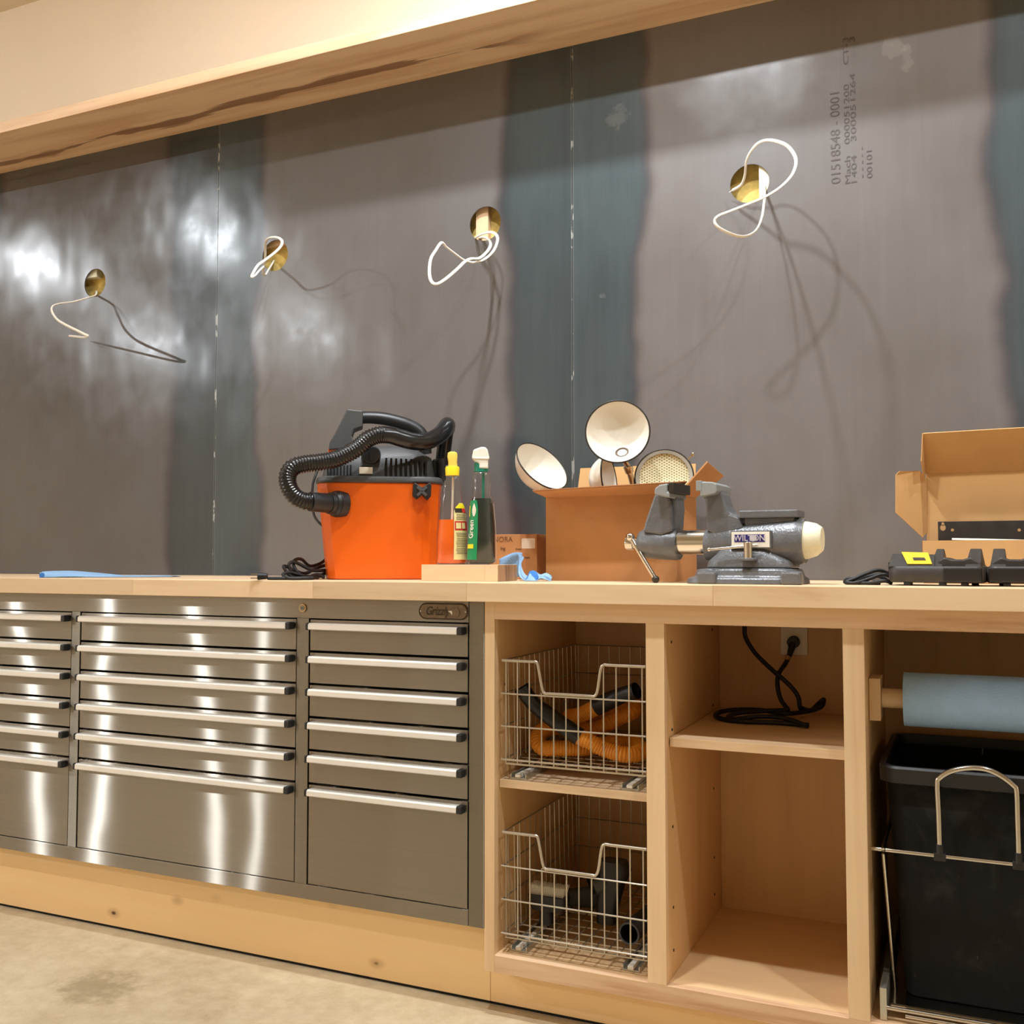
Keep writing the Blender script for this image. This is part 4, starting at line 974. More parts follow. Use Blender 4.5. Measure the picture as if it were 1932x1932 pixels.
# --- maple offcut block
BY0, BY1 = 0.085, 0.190; ZB1 = at(860, 1065.5, BY0).z
bxl = at(795, 1085, BY0).x; bxr = at(940, 1085, BY0).x
blk = thing('wood_block', 'thick maple offcut block standing under the two spray bottles', 'wood block', ((bxl + bxr) / 2, .16, ZT))
MB().box(bxl, at(914, 1085, BY0).x, BY0, BY1, ZT + .0003, ZB1).build('stave', m_maple_x, blk, local=False, bevel=.0006)
MB().box(at(914, 1085, BY0).x + .0002, bxr - .0015, BY0, BY1, ZT + .0003, ZB1).build('stave', m_maple_x, blk, local=False, bevel=.0006)
MB().box(bxr - .0013, bxr, BY0 + .001, BY1 - .001, ZT + .0006, ZB1 - .0004).build('end_grain_face', m_endgrain, blk, local=False)

# --- spray bottles
def sect(hx, hy, z, n=28, e=2.6, cx=0.0):
    out = []
    for i in range(n):
        a = 2 * PI * i / n; c, s = math.cos(a), math.sin(a)
        out.append(Vector((cx + hx * math.copysign(abs(c) ** (2 / e), c), hy * math.copysign(abs(s) ** (2 / e), s), z)))
    return out
def lerp_prof(prof, z):
    for (z0, *a), (z1, *b) in zip(prof, prof[1:]):
        if z0 <= z <= z1:
            t = (z - z0) / (z1 - z0); return [x + (y - x) * t for x, y in zip(a, b)]
    return list(prof[-1][1:])
def wrap(prof, a0, a1, z0, z1, off=.0007, na=10, nz=8, e=2.6, shape=None):
    def fn(s, t):
        z = z0 + (z1 - z0) * t; hx, hy, cx = lerp_prof(prof, z); w0, w1 = (a0, a1) if shape is None else shape(t)
        a = math.radians(w0 + (w1 - w0) * s); c, sn = math.cos(a), math.sin(a)
        return Vector((cx + (hx + off) * math.copysign(abs(c) ** (2 / e), c), (hy + off) * math.copysign(abs(sn) ** (2 / e), sn), z))
    return MB().sheet(fn, na, nz)
def bottle(F, prof, fill, label, name, liq):
    t = thing(name, label, 'spray bottle', F.o, F.rot)
    MB().loft([sect(hx, hy, z, cx=cx) for z, hx, hy, cx in prof]).build('bottle', m_clear, t, 50)
    lv = [(z, hx - .0022, hy - .0022, cx) for z, hx, hy, cx in prof if z < fill] 
    lv[0] = (0.0022, *lv[0][1:]); hx, hy, cx = lerp_prof(prof, fill); lv.append((fill, hx - .0022, hy - .0022, cx))
    MB().loft([sect(a_, b_, z, cx=c_) for z, a_, b_, c_ in lv]).build('liquid', liq, t, 50)
    return t
F = Fr(850, .150, ZB1 + .0004)
def pz(v): return F.p(850, v).z
def hw_(u0, u1, v): a = F.p(u0, v); b = F.p(u1, v); return (b.x - a.x) / 2, (a.x + b.x) / 2
def prow(v, u0, u1, hy, z=None):
    h, c = hw_(u0, u1, v); return (pz(v) if z is None else z, h, hy, c)
prof = [prow(1064, 826, 878, .026, 0.0), prow(1060, 823, 881, .029), prow(1010, 825, 881, .030), prow(975, 827, 879, .029), prow(950, 830, 874, .027), prow(930, 833, 870, .024), prow(905, 837, 869, .019), prow(898, 841, 866, .014)]
ob = bottle(F, prof, pz(981), 'clear spray bottle half full of orange cleaner with yellow cap', 'spray_bottle', m_liqor)
MB().cyl((F.p(855, 900).x, .004, pz(900)), (F.p(851, 1058).x, .004, pz(1058)), .0028, n=10).build('dip_tube', m_white, ob, 50)
c = F.p(853.5, 897)
cap = MB().revolve([(.0005, pz(897.5) - 0), (.0165, pz(897.5)), (.0172, pz(884)), (.0160, pz(880.5)), (.0005, pz(880))], 28, M=Matrix.Translation((c.x, 0, 0))).build('cap', m_yellow, ob, 35)
noz = MB().loft([rrect(.0112, .012, .005, 4, pz(881), c.x + .001), rrect(.0104, .012, .005, 4, pz(872), c.x + .0005), rrect(.0122, .013, .005, 4, pz(861), c.x), rrect(.0110, .012, .005, 4, pz(855), c.x), rrect(.006, .007, .004, 4, pz(852.5), c.x)]).build('nozzle', m_peach, ob, 50)
lab = wrap(prof, -86, 2, pz(1056), pz(950), .0009, 12, 14, shape=lambda t: (-86 + (0 if t < .82 else 30 * ((t - .82) / .18) ** 2), 2 - (0 if t < .82 else 30 * ((t - .82) / .18) ** 2))).build('label', m_labcream, ob, 60)
wrap(prof, -66, 0, pz(963), pz(951), .0013, 8, 6, shape=lambda t: (-82 + 26 * t * t, -2 - 26 * t * t)).build('label_header', m_labyel, lab, 60)
wrap(prof, -82, -48, pz(968), pz(960), .0016, 6, 2).build('label_print_dark', m_labdark, lab, 60)
wrap(prof, -48, -6, pz(968), pz(960), .0016, 6, 2).build('label_print_red', m_labred, lab, 60)
wrap(prof, -84, 0, pz(1001), pz(984), .0013, 10, 3).build('label_red_band', m_labred, lab, 60)
wrap(prof, -80, -60, pz(998), pz(987), .0018, 4, 2).build('label_pictogram', m_labcream, lab, 60)
wrap(prof, -55, -36, pz(998), pz(987), .0018, 4, 2).build('label_pictogram', m_labcream, lab, 60)
tl = MB()
for v in [971, 974, 977, 980, 1006, 1009, 1012, 1016, 1019, 1022, 1025, 1028, 1031, 1035, 1038, 1041, 1044]:
    k = wrap(prof, -80 + random.uniform(0, 3), -6 - random.uniform(0, 20), pz(v + 1.1), pz(v), .0014, 8, 1); tl.add(k.v, k.f)
tl.build('label_small_print', m_print, lab)['kind'] = 'stuff'

F = Fr(908, .150, ZB1 + .0004)
prof = [prow(1064, 884, 932, .022, 0.0), prow(1060, 881, 936, .026), prow(1000, 885, 935, .028), prow(960, 887, 932, .028), prow(943, 888, 930, .027), prow(932, 890, 926, .024), prow(915, 892, 927, .021), prow(900, 891, 926, .020), prow(893, 893, 924, .017), prow(889, 897, 921, .013)]
gb = bottle(F, prof, pz(941), 'clear spray bottle of dark green cleaner with white trigger head', 'spray_bottle', m_liqgr)
MB().cyl((F.p(912, 892).x, 0, pz(892)), (F.p(910, 1058).x, 0, pz(1058)), .0030, n=10).build('dip_tube', m_teal, gb, 50)
c = F.p(908, 889)
MB().revolve([(.0005, pz(890)), (.0165, pz(890)), (.0165, pz(874)), (.0125, pz(871)), (.0005, pz(871))], 26, M=Matrix.Translation((c.x, 0, 0))).build('collar', m_teal, gb, 35)
tr = F.poly([(904, 885), (904, 875), (897, 872), (890, 864), (891, 861), (892, 856), (893, 850), (901, 847), (908, 844.5), (916, 845), (920, 850), (922, 859), (923, 864), (921, 868), (921, 885)])
MB().prism(tr, -.0180, .0135).build('trigger_head', m_white, gb, bevel=.003)
sh = F.poly([(890, 864.5), (924, 864.5), (921, 868), (895, 867.5)])
MB().prism(sh, -.020, .016).build('head_skirt', m_white, gb, bevel=.0012)
gl = wrap(prof, 176, 242, pz(1056), pz(945), .0009, 10, 14, shape=lambda t: (176, 256 - (0 if t < .9 else 60 * (t - .9)))).build('label', m_green, gb, 60)
wrap(prof, 215, 236, pz(975), pz(950), .0015, 6, 8, shape=lambda t: (236 - 12 * math.sin(PI * min(1, t * .9 + .1)), 236 + 12 * math.sin(PI * min(1, t * .9 + .1)))).build('label_drop', m_paper, gl, 60)
wrap(prof, 195, 240, pz(1035), pz(1027), .0015, 6, 3).build('label_yellow_tab', m_labyel, gl, 60)
wrap(prof, 190, 206, pz(975), pz(955), .0015, 4, 3).build('label_yellow_print', m_labyel, gl, 60)
me_t = text('Green', .020, Matrix.Identity(4), m_white, gl, 'label_lettering', .0002, bold=.0003, sx=1.0)
xs_ = [v.co.x for v in me_t.data.vertices]; x_a, x_b = min(xs_), max(xs_)
for v in me_t.data.vertices:
    s_t = (v.co.x - x_a) / (x_b - x_a); z = pz(1016) + (pz(982) - pz(1016)) * s_t
    ang = math.radians(222 - (v.co.y / .020) * 44); hx, hy, cx = lerp_prof(prof, z)
    cc, sn = math.cos(ang), math.sin(ang); off = .0015 + (.0003 if v.co.z > 0 else 0)
    v.co = Vector((cx + (hx + off) * math.copysign(abs(cc) ** (2 / 2.6), cc), (hy + off) * math.copysign(abs(sn) ** (2 / 2.6), sn), z))
wrap(prof, -16, 10, pz(1055), pz(950), .0009, 6, 14).build('rear_label', m_paper, gb, 60)

# --- crumpled blue towel beside the block
F = Fr(985, .16, ZT, 0.12)
ct = thing('shop_towel', 'crumpled blue shop towel draped off the wood block end', 'towel', F.o, F.rot)
def strip(left, right, n, wave, name, mat, nv=8):
    A = spline([F.p(*q) for q in left], n); B = spline([F.p(*q) for q in right], n)
    m = min(len(A), len(B)) - 1
    def fn(a, b):
        i = a * m; k = min(int(i), m - 1); f = i - k
        p = A[k].lerp(A[k + 1], f).lerp(B[k].lerp(B[k + 1], f), b)
        p.y += wave * math.sin(7 * a + 9 * b); p.z = max(.0016, p.z + wave * .5 * math.sin(11 * b + 3 * a)); return p
    MB().sheet(fn, 4 * n, nv).build(name, mat, ct, 60, solid=.0012)
strip([(942, 1055, .092), (955, 1049, .092), (972, 1043, .090), (985, 1043, .088)], [(942, 1092, .094), (956, 1092, .094), (970, 1092, .093), (980, 1088, .090)], 8, .0022, 'cloth', m_towel)
strip([(977, 1044, .086), (979, 1060, .078), (978, 1075, .060), (981, 1089, .03), (992, 1097, -.005)], [(989, 1052, .082), (984, 1062, .076), (985, 1072, .062), (990, 1083, .034), (1000, 1090, .002)], 8, .0012, 'cloth', m_towel)
strip([(990, 1097, -.012), (1000, 1099, -.014), (1010, 1097, -.012), (1016, 1088, -.008)], [(996, 1086, .012), (1000, 1078, .014), (1008, 1077, .014), (1014, 1082, .010)], 8, .0006, 'curled_corner', m_towel_in)
strip([(990, 1099, -.016), (1004, 1100, -.018), (1014, 1096, -.016), (1022, 1092, -.012), (1040, 1097, -.004)], [(1004, 1076, .018), (1012, 1078, .018), (1020, 1084, .016), (1030, 1082, .014), (1041, 1088, .012)], 8, .0030, 'cloth', m_towel)

# --- small closed carton
SY = 0.375
xl, xr_ = at(925, 1050, SY).x, at(1013, 1050, SY).x; ztop = at(975, 1008, SY).z
sb = thing('carton', 'small closed cardboard carton with white label behind the bottles', 'box', ((xl + xr_) / 2, .42, ZT))
MB().box(xl, xr_, SY, .455, ZT + .0003, ztop).build('body', m_card, sb, local=False, bevel=.001)
a = at(984, 1035, SY - .0006); b = at(1009.5, 1015.5, SY - .0006)
MB().prism([((a.x + b.x) / 2 + p.x, (a.z + b.z) / 2 + p.y) for p in rrect((b.x - a.x) / 2, (b.z - a.z) / 2, .003)], SY - .0006, SY - .0001).build('white_label', m_paper, sb, local=False)
a = at(992, 1095, SY - .0003); b = at(1012, 1008, SY - .0003)
MB().box(a.x, b.x, SY - .0003, SY - .00005, ZT + .002, ztop - .0005).build('tape', m_tape, sb, local=False)
text('NORA', .019, face_front(at(949, 1018, SY - .0006)), m_ink, sb, 'lettering', .0001, local=False)
text('ing', .012, face_front(at(948.5, 1035, SY - .0006)), m_ink, sb, 'lettering', .0001, local=False, bold=.0003)
text('from', .008, face_front(at(978, 1036, SY - .0006)), m_ink, sb, 'lettering', .0001, local=False, bold=.0002)
text('fragile', .006, face_front(at(994.5, 1052, SY - .0008)), m_ink, sb, 'lettering', .0001, local=False, bold=.0002)

# --- open carton of lamps
OY0, OY1 = 0.262, 0.445
xl, xr_ = at(1030, 1010, OY0).x, at(1277, 1010, OY0).x; ztop = at(1150, 934, OY0).z; TH_ = .004
ox = thing('open_carton', 'open brown cardboard carton full of white lamp shades', 'box', ((xl + xr_) / 2, .35, ZT))
MB().box(xl, xr_, OY0, OY0 + TH_, ZT + .0003, ztop).build('front_wall', m_card, ox, local=False)
MB().box(xl, xr_, OY1 - TH_, OY1, ZT + .0003, ztop).build('back_wall', m_card, ox, local=False)
MB().box(xl, xl + TH_, OY0 + TH_, OY1 - TH_, ZT + .0003, ztop).build('side_wall', m_card, ox, local=False)
MB().box(xr_ - TH_, xr_, OY0 + TH_, OY1 - TH_, ZT + .0003, ztop).build('side_wall', m_card, ox, local=False)
MB().box(xl + TH_, xr_ - TH_, OY0 + TH_, OY1 - TH_, ZT + .0003, ZT + TH_).build('bottom', m_card, ox, local=False)
def flap(a, b, c, d, name='flap', mat=None):
    MB().add([a, b, c, d], [(0, 1, 2, 3)]).build(name, mat or m_card, ox, local=False, solid=.0035)
fy = OY0 - .085
e1 = at(1005, 926, fy); e2 = at(1318, 908, fy)
flap((xl, OY0, ztop), (xr_, OY0, ztop), (e2.x * .5 + xr_ * .5 + .01, fy, e2.z), (e1.x, fy, e1.z), 'front_flap')
flap((xl + .01, OY1, ztop), (xr_ - .004, OY1, ztop), (xr_ - .006, OY1 + .025, ztop + .085), (xl + .012, OY1 + .025, ztop + .085), 'back_flap', m_cardin)
flap((xr_, OY0 + .02, ztop), (xr_, OY1 - .01, ztop), (xr_ + .070, OY1 - .012, ztop + .050), (xr_ + .064, OY0 + .03, ztop + .072), 'side_flap')
flap((xl, OY0 + .02, ztop), (xl, OY1 - .01, ztop), (xl + .014, OY1 - .02, ztop - .07), (xl + .014, OY0 + .03, ztop - .07), 'side_flap')
MB().tube([Vector((e1.x, fy - .0006, e1.z)), Vector((e2.x * .5 + xr_ * .5 + .01, fy - .0006, e2.z))], .0017, 5).build('cut_edge', m_cardedge, ox, local=False)

# --- lamp shades lying in the carton
def shade(name, label, u, v, Y, ax, R, half=66, sock=None, perf=False):
    c = at(u, v, Y); rot = YAW + math.atan((966 - u) / FPX)
    right = Vector((math.cos(rot), math.sin(rot), 0)); tow = Vector((math.sin(rot), -math.cos(rot), 0))
    A = (right * ax[0] + Vector((0, 0, 1)) * ax[1] + tow * ax[2]).normalized()
    M = Matrix.Translation(c) @ A.to_track_quat('Z', 'Y').to_matrix().to_4x4()
    t = thing(name, label, 'lamp', c, 0, 'bowl lamps in the open carton')
    ha = math.radians(half); RSp = R / math.sin(ha); zc_ = RSp * math.cos(ha)      # part of a sphere, rim at local z = 0
    prof = [(RSp * math.sin(ha * (1 - k / 14) + .01), zc_ - RSp * math.cos(ha * (1 - k / 14) + .01)) for k in range(15)]
    prof[0] = (R, 0.0)
    inner = [(max(r - .0022, .0005), z + .0020) for r, z in prof]; inner[0] = (R - .002, 0)
    MB().revolve(prof, 40, M=M).build('shell', m_enamel, t, 60, local=False)
    MB().revolve(inner, 40, M=M).build('reflector', m_enamel_in, t, 60, local=False)
    MB().tube([M @ Vector((R * math.cos(2 * PI * i / 48), R * math.sin(2 * PI * i / 48), 0)) for i in range(48)], .0019, 8, closed=True).build('rim', m_iron, t, 60, local=False)
    if perf:
        MO = MB().revolve([(.0005, -.012), (R * .55, -.010), (R * .9, -.004), (R * .97, -.001)], 40)
        o = MO.build('dimpled_insert', m_perf, t, 60); o.matrix_parent_inverse = TH[t.name].inverted() @ M
        MB().revolve([(R * .86, -.0005), (R * .98, .0008), (R * .98, -.004), (R * .86, -.004), (R * .86, -.0005)], 40, M=M).build('trim_ring', m_zinc, t, 40, local=False)
        s1_ = M @ Vector((R * .80, R * .62, 0)); s2_ = M @ Vector((R * .98, R * .78, .004))
        MB().cyl(s1_, s2_, .0022, n=10).ball(s2_, .0055, 10).build('thumb_screw', m_chrome, t, 50, local=False)
        s1_ = M @ Vector((-R * .93, -R * .38, 0)); s2_ = M @ Vector((-R * 1.12, -R * .44, .002))
        MB().cyl(s1_, s2_, .003, n=10).build('hinge_lug', m_chrome, t, 50, local=False)
    out = None
    if sock:
        ox, oy = sock[0] * R, sock[1] * R
        pz_ = zc_ - math.sqrt(RSp ** 2 - ox ** 2 - oy ** 2)
        n_ = (Vector((0, 0, zc_)) - Vector((ox, oy, pz_))).normalized()
        MS = M @ Matrix.Translation((ox, oy, pz_)) @ n_.to_track_quat('Z', 'Y').to_matrix().to_4x4()
        MB().revolve([(.0165, .0020), (.0165, .0050), (.0125, .0055), (.0105, .0022), (.0005, .0022)], 24, M=MS).build('lamp_socket', m_bronze, t, 40, local=False)
        MB().revolve([(.0005, -.020), (.0105, -.020), (.0130, -.010), (.0170, -.0005)], 24, M=MS).build('neck_collar', m_chrome, t, 40, local=False)
        out = MS @ Vector((0, 0, -.018))
    return t, M, out
RS = .0755
shade('bowl_lamp', 'white bowl lamp shade tipped over the left end of the open carton', 1023, 879, .335, (.56, .60, .57), RS * 1.0, 76)
t3, M3, a = shade('bowl_lamp', 'topmost white bowl lamp shade facing forward with brass socket', 1165, 814, .285, (-.05, .14, .985), RS, 66, (.13, -.60))
q1 = at(1185, 880, .345); q2 = at(1188, 892, .350); q3 = at(1194, 915, .360); q4 = at(1200, 950, .365)
MB().tube(spline([a, a.lerp(q1, .6), q1, q2], 6), .0072, 12).cyl(q1, q2, .0120, .0098, 18).tube(spline([q2, q3, q4], 5), .0070, 12).build('gooseneck', m_chrome, t3, 50, local=False)
shade('bowl_lamp', 'white lamp shade seen side on, half hidden behind the topmost shade', 1149, 904, .380, (.92, .10, .30), RS * .78, 80)
shade('bowl_lamp', 'round lamp shade with dimpled pale gold reflector at the carton right', 1253, 900, .372, (-.05, .22, .97), RS * .92, 55, perf=True)

# --- bench vise
F = Fr(1415, .140, ZT, -0.06)
vs = thing('bench_vise', 'grey bullet bench vise with a blue and white name plate', 'vise', F.o, F.rot)
P = F.p
base = [rrect((P(1520, 1100).x - P(1309, 1100).x) / 2, .078, .030, 5, .0003, (P(1520, 1100).x + P(1309, 1100).x) / 2), ]
def vr(u0, u1, v, hy, r=.03, z=None): 
    a, b = P(u0, v), P(u1, v); return rrect((b.x - a.x) / 2, hy, r, 5, a.z if z is None else z, (a.x + b.x) / 2)
MB().loft([vr(1309, 1520, 1103, .080, .035, .0003), vr(1311, 1518, 1090, .078, .035), vr(1322, 1512, 1086, .070, .035), vr(1325, 1508, 1074, .066, .035), vr(1345, 1500, 1071.5, .060, .035)]).build('swivel_base', m_hammer, vs, 25, bevel=.002)
for u in (1336, 1494):
    c = P(u, 1082, -.068)
    MB().box(c.x - .020, c.x + .020, -.084, -.050, .0, c.z + .004).build('bolt_lug', m_hammer, vs, bevel=.005)
MB().loft([vr(1341, 1505, 1071.3, .056, .03), vr(1345, 1500, 1058, .054, .03), vr(1357, 1476, 1046, .050, .03), vr(1362, 1470, 1036, .044, .03)]).build('body_foot', m_hammer, vs, 25, bevel=.003)
cy_ = P(1430, 1022).z; 
def barrel(stops, name, mat, sm=40, bev=0.0, n=36):
    rings = []
    for u, r, dz in stops:
        x = P(u, 1022).x; rings.append([Vector((x, r * math.sin(2 * PI * i / n), cy_ + dz + r * math.cos(2 * PI * i / n))) for i in range(n)])
    return MB().loft(rings).build(name, mat, vs, sm, bevel=bev)
barrel([(1333, .030, -.006), (1335, .034, -.006), (1350, .0365, -.005), (1400, .0405, -.002), (1470, .0455, -.001), (1505, .0478, 0), (1510, .0475, 0), (1520, .0440, 0)], 'barrel', m_hammer)
barrel([(1520, .0385, .002), (1524, .0380, .002), (1541, .0330, .003), (1551, .0250, .004), (1552, .0240, .004)], 'end_cap', m_cream, 30)
# anvil
a = P(1394, 978, -.03); b = P(1506, 961, -.03)
MB().box(a.x, b.x, -.032, .032, a.z, b.z).box(a.x + .010, b.x - .010, -.022, .022, cy_ + .030, a.z + .002).build('anvil', m_hammer, vs, bevel=.0025)
# fixed jaw
fj = F.poly([(1326, 936), (1333, 943), (1335, 1000), (1352, 1010), (1405, 1000), (1396, 975), (1380, 969), (1373, 955), (1366, 934), (1357, 917), (1347, 910), (1326, 909.5)], -.02)
MB().prism(fj, -.030, .030).build('fixed_jaw', m_hammer, vs, bevel=.005)
jh = F.poly([(1322, 937), (1330, 936), (1350, 932), (1354, 927), (1353, 914), (1345, 909.5), (1322, 909)], -.05)
MB().prism(jh, -.055, .055).build('fixed_jaw_head', m_greyflat, vs, bevel=.002)
a = P(1313, 926, -.056); b = P(1323.5, 906.6, -.056)
MB().box(a.x, b.x, -.056, .056, a.z, b.z).build('fixed_jaw_plate', m_greyflat, vs, bevel=.0008)
# moving jaw
mj = F.poly([(1238, 932), (1262, 934), (1268, 945), (1272, 1002), (1250, 1010), (1215, 1004), (1220, 985), (1230, 955)], -.02)
MB().prism(mj, -.031, .031).build('moving_jaw', m_hammer, vs, bevel=.005)
jh = F.poly([(1236, 934), (1250, 937), (1265, 940), (1266, 929), (1261, 928), (1261, 912), (1245, 915), (1236, 922)], -.05)
MB().prism(jh, -.055, .055).build('moving_jaw_head', m_greyflat, vs, bevel=.003)
a = P(1261.5, 929, -.056); b = P(1271.5, 910, -.056)
MB().box(a.x, b.x, -.056, .056, a.z, b.z).build('moving_jaw_plate', m_jaw, vs, bevel=.0008)
MB().prism(F.poly([(1266, 930), (1276, 930), (1279, 960), (1276, 1000), (1268, 1000)], -.01), -.018, .040).build('jaw_web', m_hammer, vs, bevel=.003)
barrel([(1207, .022, -.002), (1209, .027, -.002), (1216, .0315, -.002), (1240, .0335, -.003), (1278, .0345, -.004), (1282, .0330, -.004)], 'slide_nose', m_hammer)
barrel([(1279, .0262, .0), (1338, .0262, .0)], 'slide_bar', m_chrome)
barrel([(1193, .0125, -.001), (1209, .0125, -.001)], 'spindle', m_chrome, 40, .0006)
c0 = P(1186, 1025, -.005)
MB().cyl((c0.x - .007, 0, cy_ - .001), (c0.x + .011, 0, cy_ - .001), .0160, n=8).build('spindle_head', m_chrome, vs, 30, bevel=.002)
h0 = P(1189, 1013, -.020); h1 = P(1237, 1093, -.030)
MB().cyl(h0 + (h1 - h0) * -.02, h1, .0050, n=14).build('spindle_handle', m_chrome, vs, 50)
MB().ball(h0, .0095, 14).build('handle_knob', m_chrome, vs, 60)
MB().ball(h1, .0082, 14).build('handle_knob', m_jaw, vs, 60)
# name plate and lock lever
a = P(1380.5, 1033, -.050); b = P(1452, 1003, -.050)
MB().box(a.x - .003, b.x + .003, -.0500, -.035, a.z - .003, b.z + .003).build('plate_frame', m_hammer, vs, bevel=.0015)
np_ = MB().box(a.x, b.x, -.0512, -.0495, a.z, b.z).build('name_plate', m_white, vs, bevel=.0004)
a2 = P(1385.5, 1023, -.0517); b2 = P(1443, 1008, -.0517)
MB().box(a2.x, b2.x, -.0517, -.0511, a2.z, b2.z).build('navy_panel', m_blueplate, np_)
text('WILTON', (b2.z - a2.z) * 1.12, face_front(((a2.x + b2.x) / 2, -.0520, (a2.z + b2.z) / 2)), m_silverlet, np_, 'name_lettering', .0003, sx=0.93, bold=.0002)
a3 = P(1421, 1022, -.0523)
MB().prism([(a3.x + .0075 * math.cos(2 * PI * i / 16), (a2.z + b2.z) / 2 + .0001 + (b2.z - a2.z) * .42 * math.sin(2 * PI * i / 16)) for i in range(16)], -.0528, -.0520).build('bullet_emblem', m_silverlet, np_)
c = P(1411.5, 1040, -.065)
pst = MB().cyl((c.x, -.065, P(1411, 1054, -.065).z), (c.x, -.065, P(1411, 1022.5, -.065).z), .0090, n=20).build('lock_post', m_chrome, vs, 40, bevel=.001)
l0 = P(1338, 1037, -.070); l1 = P(1430, 1028.5, -.062)
MB().cyl(l0, l1, .0028, .0030, 12).ball(l0, .0042, 10).build('lock_lever', m_chrome, pst, 50)
MB().box(c.x - .016, c.x + .016, -.078, -.045, P(1411, 1058, -.065).z, P(1411, 1052.5, -.065).z).build('lock_lug', m_hammer, vs, bevel=.002)

# --- mailer carton at the right with a bagged bracket
MY0, MY1 = 0.315, 0.43
xl = at(1742, 1060, MY0).x; xr_ = xl + .34; zf_ = at(1745, 1020, MY0).z
mc = thing('mailer_box', 'open cardboard mailer box with raised lid at the right end', 'box', ((xl + xr_) / 2, .38, ZT))
def card(name, vs_, mat=m_cardin, th=.003):
    MB().add(vs_, [tuple(range(len(vs_)))]).build(name, mat, mc, local=False, solid=th)
card('front_wall', [(xl, MY0, ZT + .001), (xr_, MY0, ZT + .001), (xr_, MY0, zf_), (xl, MY0, zf_)])
card('side_wall', [(xl, MY0 + .002, ZT + .001), (xl, MY1, ZT + .001), (xl, MY1, zf_), (xl, MY0 + .002, zf_)], m_card)
card('side_wall', [(xr_, MY0 + .002, ZT + .001), (xr_, MY1, ZT + .001), (xr_, MY1, zf_), (xr_, MY0 + .002, zf_)], m_card)
card('bottom', [(xl, MY0, ZT + .002), (xr_, MY0, ZT + .002), (xr_, MY1, ZT + .002), (xl, MY1, ZT + .002)], m_card)
card('back_wall', [(xl, MY1, ZT + .001), (xr_, MY1, ZT + .001), (xr_, MY1, zf_), (xl, MY1, zf_)], m_card)
zlid = at(1746, 893, MY1).z
xk = at(1747, 950, MY1).x
card('lid', [(xk, MY1, zf_), (xk + .34, MY1, zf_), (xk + .34, MY1 + .004, zlid), (xk, MY1 + .004, zlid)])
lp0 = at(1741.5, 817.5, MY1 - .055)
card('lid_lip', [(xk, MY1 + .003, zlid), (xk + .34, MY1 + .003, zlid), (xk + .34, MY1 - .055, lp0.z + .004), (lp0.x, MY1 - .055, lp0.z)], m_cardin)
card('lip_tab', [(lp0.x - .001, MY1 - .055, lp0.z), (xk - .001, MY1 + .0, zlid), (xk - .003, MY1 - .01, zlid - .018), (lp0.x - .005, MY1 - .05, lp0.z - .06)], m_cardin, .002)
ear = [at(u, v, MY1 - .012 * k) for u, v, k in ((1747.7, 905, 0), (1735, 888.5, 1), (1697, 889, 3), (1690, 896, 3), (1690, 967, 3), (1741, 1014, 1), (1749, 1003, 0))]
card('lid_ear', ear)
bp = thing('bracket_plate', 'black slotted metal bracket in clear film inside the mailer box', 'bracket', ((xl + xr_) / 2, .36, ZT + .01))
YP = 0.36; a = at(1770, 1019, YP); b = at(1770, 984, YP); xe = xl + .32
zlow = ZT + .006
outl = [(a.x, zlow), (xe, zlow), (xe, b.z), (a.x, b.z)]
MB().prism(outl, YP, YP + .003).build('plate', m_bracket, bp, local=False, bevel=.0008)
kh = at(1779, 994, YP - .0004)
MB().prism([(kh.x + .0055 * math.cos(t_), kh.z - .002 + .0065 * math.sin(t_)) for t_ in [2 * PI * i / 16 for i in range(16)]], YP - .0005, YP).prism([(kh.x + .0028 * math.cos(t_), kh.z + .006 + .004 * math.sin(t_)) for t_ in [2 * PI * i / 12 for i in range(12)]], YP - .0005, YP).build('keyhole_slot', m_cardin, bp, local=False)
for u in (1797, 1923):
    q = at(u, 1000, YP - .0004); MB().cyl((q.x, YP - .0006, q.z), (q.x, YP, q.z), .0032, n=12).build('screw_hole', m_cardin, bp, local=False)
def film(a_, b_):
    x = at(1757, 1019, YP).x + (xe - at(1757, 1019, YP).x) * a_
    return Vector((x, YP - .006 + .003 * math.sin(40 * a_ + 5 * b_) * math.sin(3 * b_ + 1), zlow + (b.z + .004 - zlow) * b_))
MB().sheet(film, 40, 8).build('clear_film', m_clear, bp, 60, local=False)
MB().tube([at(1796, 1017, YP - .009), at(1850, 1018, YP - .009), at(1925, 1020, YP - .009), at(1990, 1022, YP - .009)], .003, 6, flat=.4).build('film_seam', m_paper, bp, local=False)

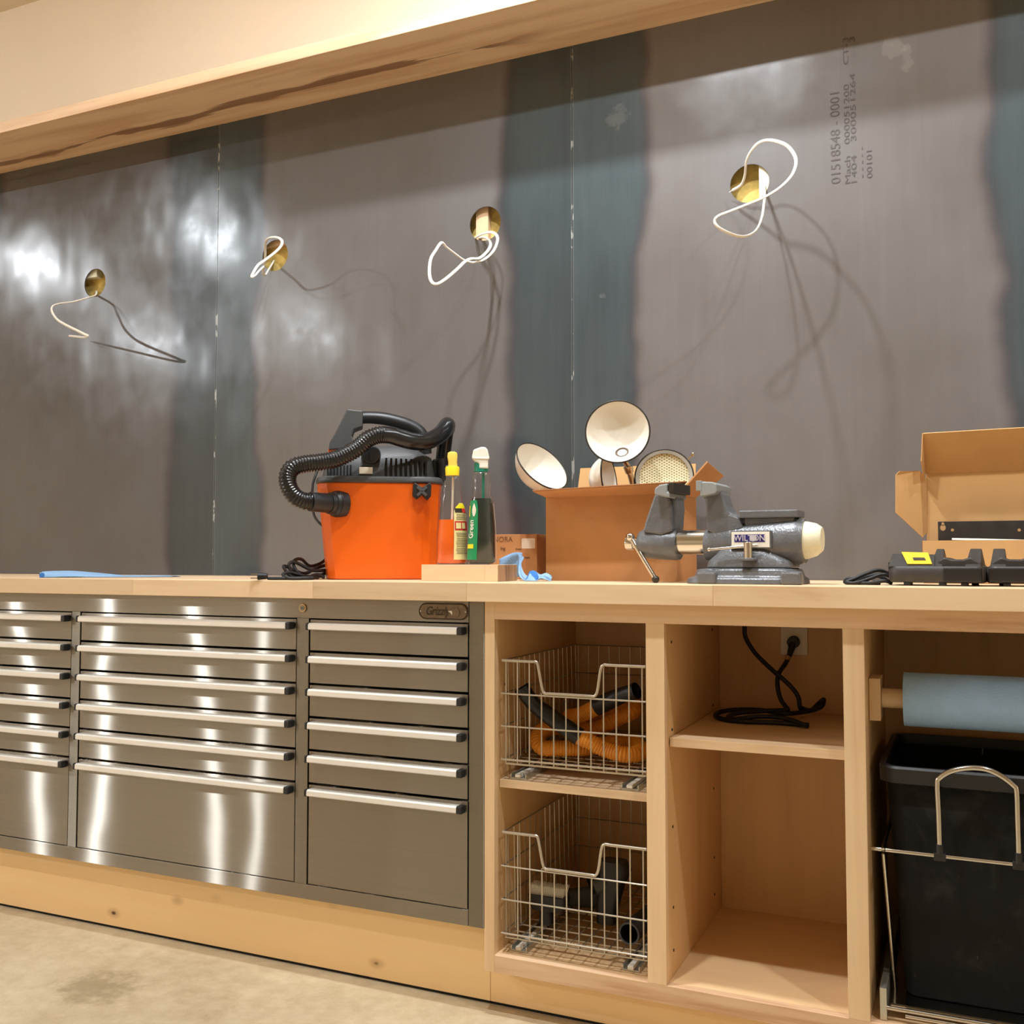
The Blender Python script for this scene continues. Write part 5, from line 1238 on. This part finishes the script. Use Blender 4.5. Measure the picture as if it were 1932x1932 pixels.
# --- battery chargers
def charger(u0, Y, label, mirror, rot):
    F = Fr(u0, Y, ZT, rot); k = -1 if mirror else 1
    t = thing('battery_charger', label, 'charger', F.o, F.rot, 'battery chargers on the bench')
    Mx = Matrix.Diagonal((k, 1, 1, 1))
    def bx(name, prof, y0, y1, mat, bev=.003, par=None):
        o = MB().prism([(k * x, z) for x, z in (prof if k > 0 else prof[::-1])], y0, y1).build(name, mat, par or t, bevel=bev); return o
    body = MB().loft([rrect(.082, .056, .018, 5, .006, 0), rrect(.085, .060, .020, 5, .012, 0), rrect(.085, .060, .020, 5, .030, 0), rrect(.081, .056, .018, 5, .037, 0)], M=Mx).build('body', m_charger, t, 35, bevel=.001)
    bx('status_housing', [(-.083, .030), (-.083, .050), (-.080, .057), (-.066, .060), (-.030, .058), (-.006, .040), (-.002, .032)], -.012, .05, m_charger, .004)
    # sloping yellow label over the housing
    yl = MB().add([Vector((k * x, y, z)) for x, y, z in ((-.050, -.0485, .0410), (-.006, -.0485, .0410), (-.018, -.010, .0626), (-.066, -.010, .0640))], [(0, 1, 2, 3)]).build('yellow_label', m_yel2, t, solid=.0012)
    MB().add([Vector((k * x, y, z + .0012)) for x, y, z in ((-.040, -.038, .0474), (-.018, -.038, .0474), (-.022, -.030, .0520), (-.043, -.030, .0524))], [(0, 1, 2, 3)]).build('label_print', m_charger, yl, solid=.0008)
    MB().add([Vector((k * x, y, z)) for x, y, z in ((-.0835, -.052, .036), (-.002, -.052, .036), (-.006, -.010, .0585), (-.083, -.010, .0600))], [(0, 1, 2, 3)]).build('label_bezel', m_charger, t, solid=.0022)
    bx('front_cover', [(.014, .008), (.080, .008), (.080, .034), (.014, .034)], -.0625, -.05, m_chargerd, .002)
    # battery cradle: two raised rails with a saddle between
    bx('cradle', [(.002, .034), (.080, .034), (.076, .044), (.060, .054), (.046, .050), (.026, .050), (.014, .054), (.004, .048)], -.040, .045, m_charger, .003)
    for x0, x1 in ((-.010, .012), (.050, .078)):
        MB().add([Vector((k * x, y, z)) for x, y, z in ((x0, -.052, .035), (x1, -.052, .035), (x1 - .004, .02, .071), (x0 + .004, .02, .071), (x0, .05, .035), (x1, .05, .035))], [(0, 1, 2, 3), (3, 2, 5, 4), (0, 3, 4), (1, 5, 2), (0, 4, 5, 1)]).build('cradle_rail', m_charger, t, bevel=.002)
    for x in (-.05, .012, .05):
        MB().box(k * x - .006, k * x + .006, -.058, -.040, .0003, .0065).build('foot', m_rubber, t, bevel=.001)
    for x in (-.06, .06):
        MB().box(k * x - .006, k * x + .006, .030, .045, .0003, .0065).build('foot', m_rubber, t, bevel=.001)
    return t, F
c1t, F = charger(1772, .14, 'black battery charger with yellow label, left of the two', False, -.10)
vents = MB()
for i in range(7):
    vents.box(-.0875, -.080, -.030 + i * .011, -.025 + i * .011, .020, .044)
vents.build('side_vents', m_chargerd, c1t)['kind'] = 'stuff'
def cz2(u, v, d):
    q = F.p(u, v, d); q.z = max(q.z, .0038); return q
for lp in ([(1686, 1092, .0), (1672, 1080, .0), (1655, 1076, -.01), (1635, 1082, -.02), (1612, 1092, -.03), (1597, 1098, -.035), (1600, 1105, -.04), (1615, 1104, -.04), (1640, 1092, -.03), (1665, 1084, -.02), (1682, 1090, -.015), (1680, 1104, -.02)],
           [(1680, 1100, .0), (1660, 1088, -.005), (1640, 1090, -.015), (1622, 1100, -.02), (1603, 1092, -.02), (1594, 1098, -.02), (1606, 1106, -.03), (1640, 1103, -.04), (1668, 1096, -.04), (1682, 1106, -.03)],
           [(1678, 1084, .02), (1660, 1084, .01), (1635, 1088, .0), (1615, 1096, -.01), (1605, 1105, -.02), (1630, 1107, -.03), (1660, 1106, -.04)]):
    MB().tube(spline([cz2(*q) for q in lp], 7), .0038, 8).build('power_cable', m_rubber, c1t, 60)
charger(1958, .14, 'black battery charger cut off by the right edge of the picture', True, -.06)
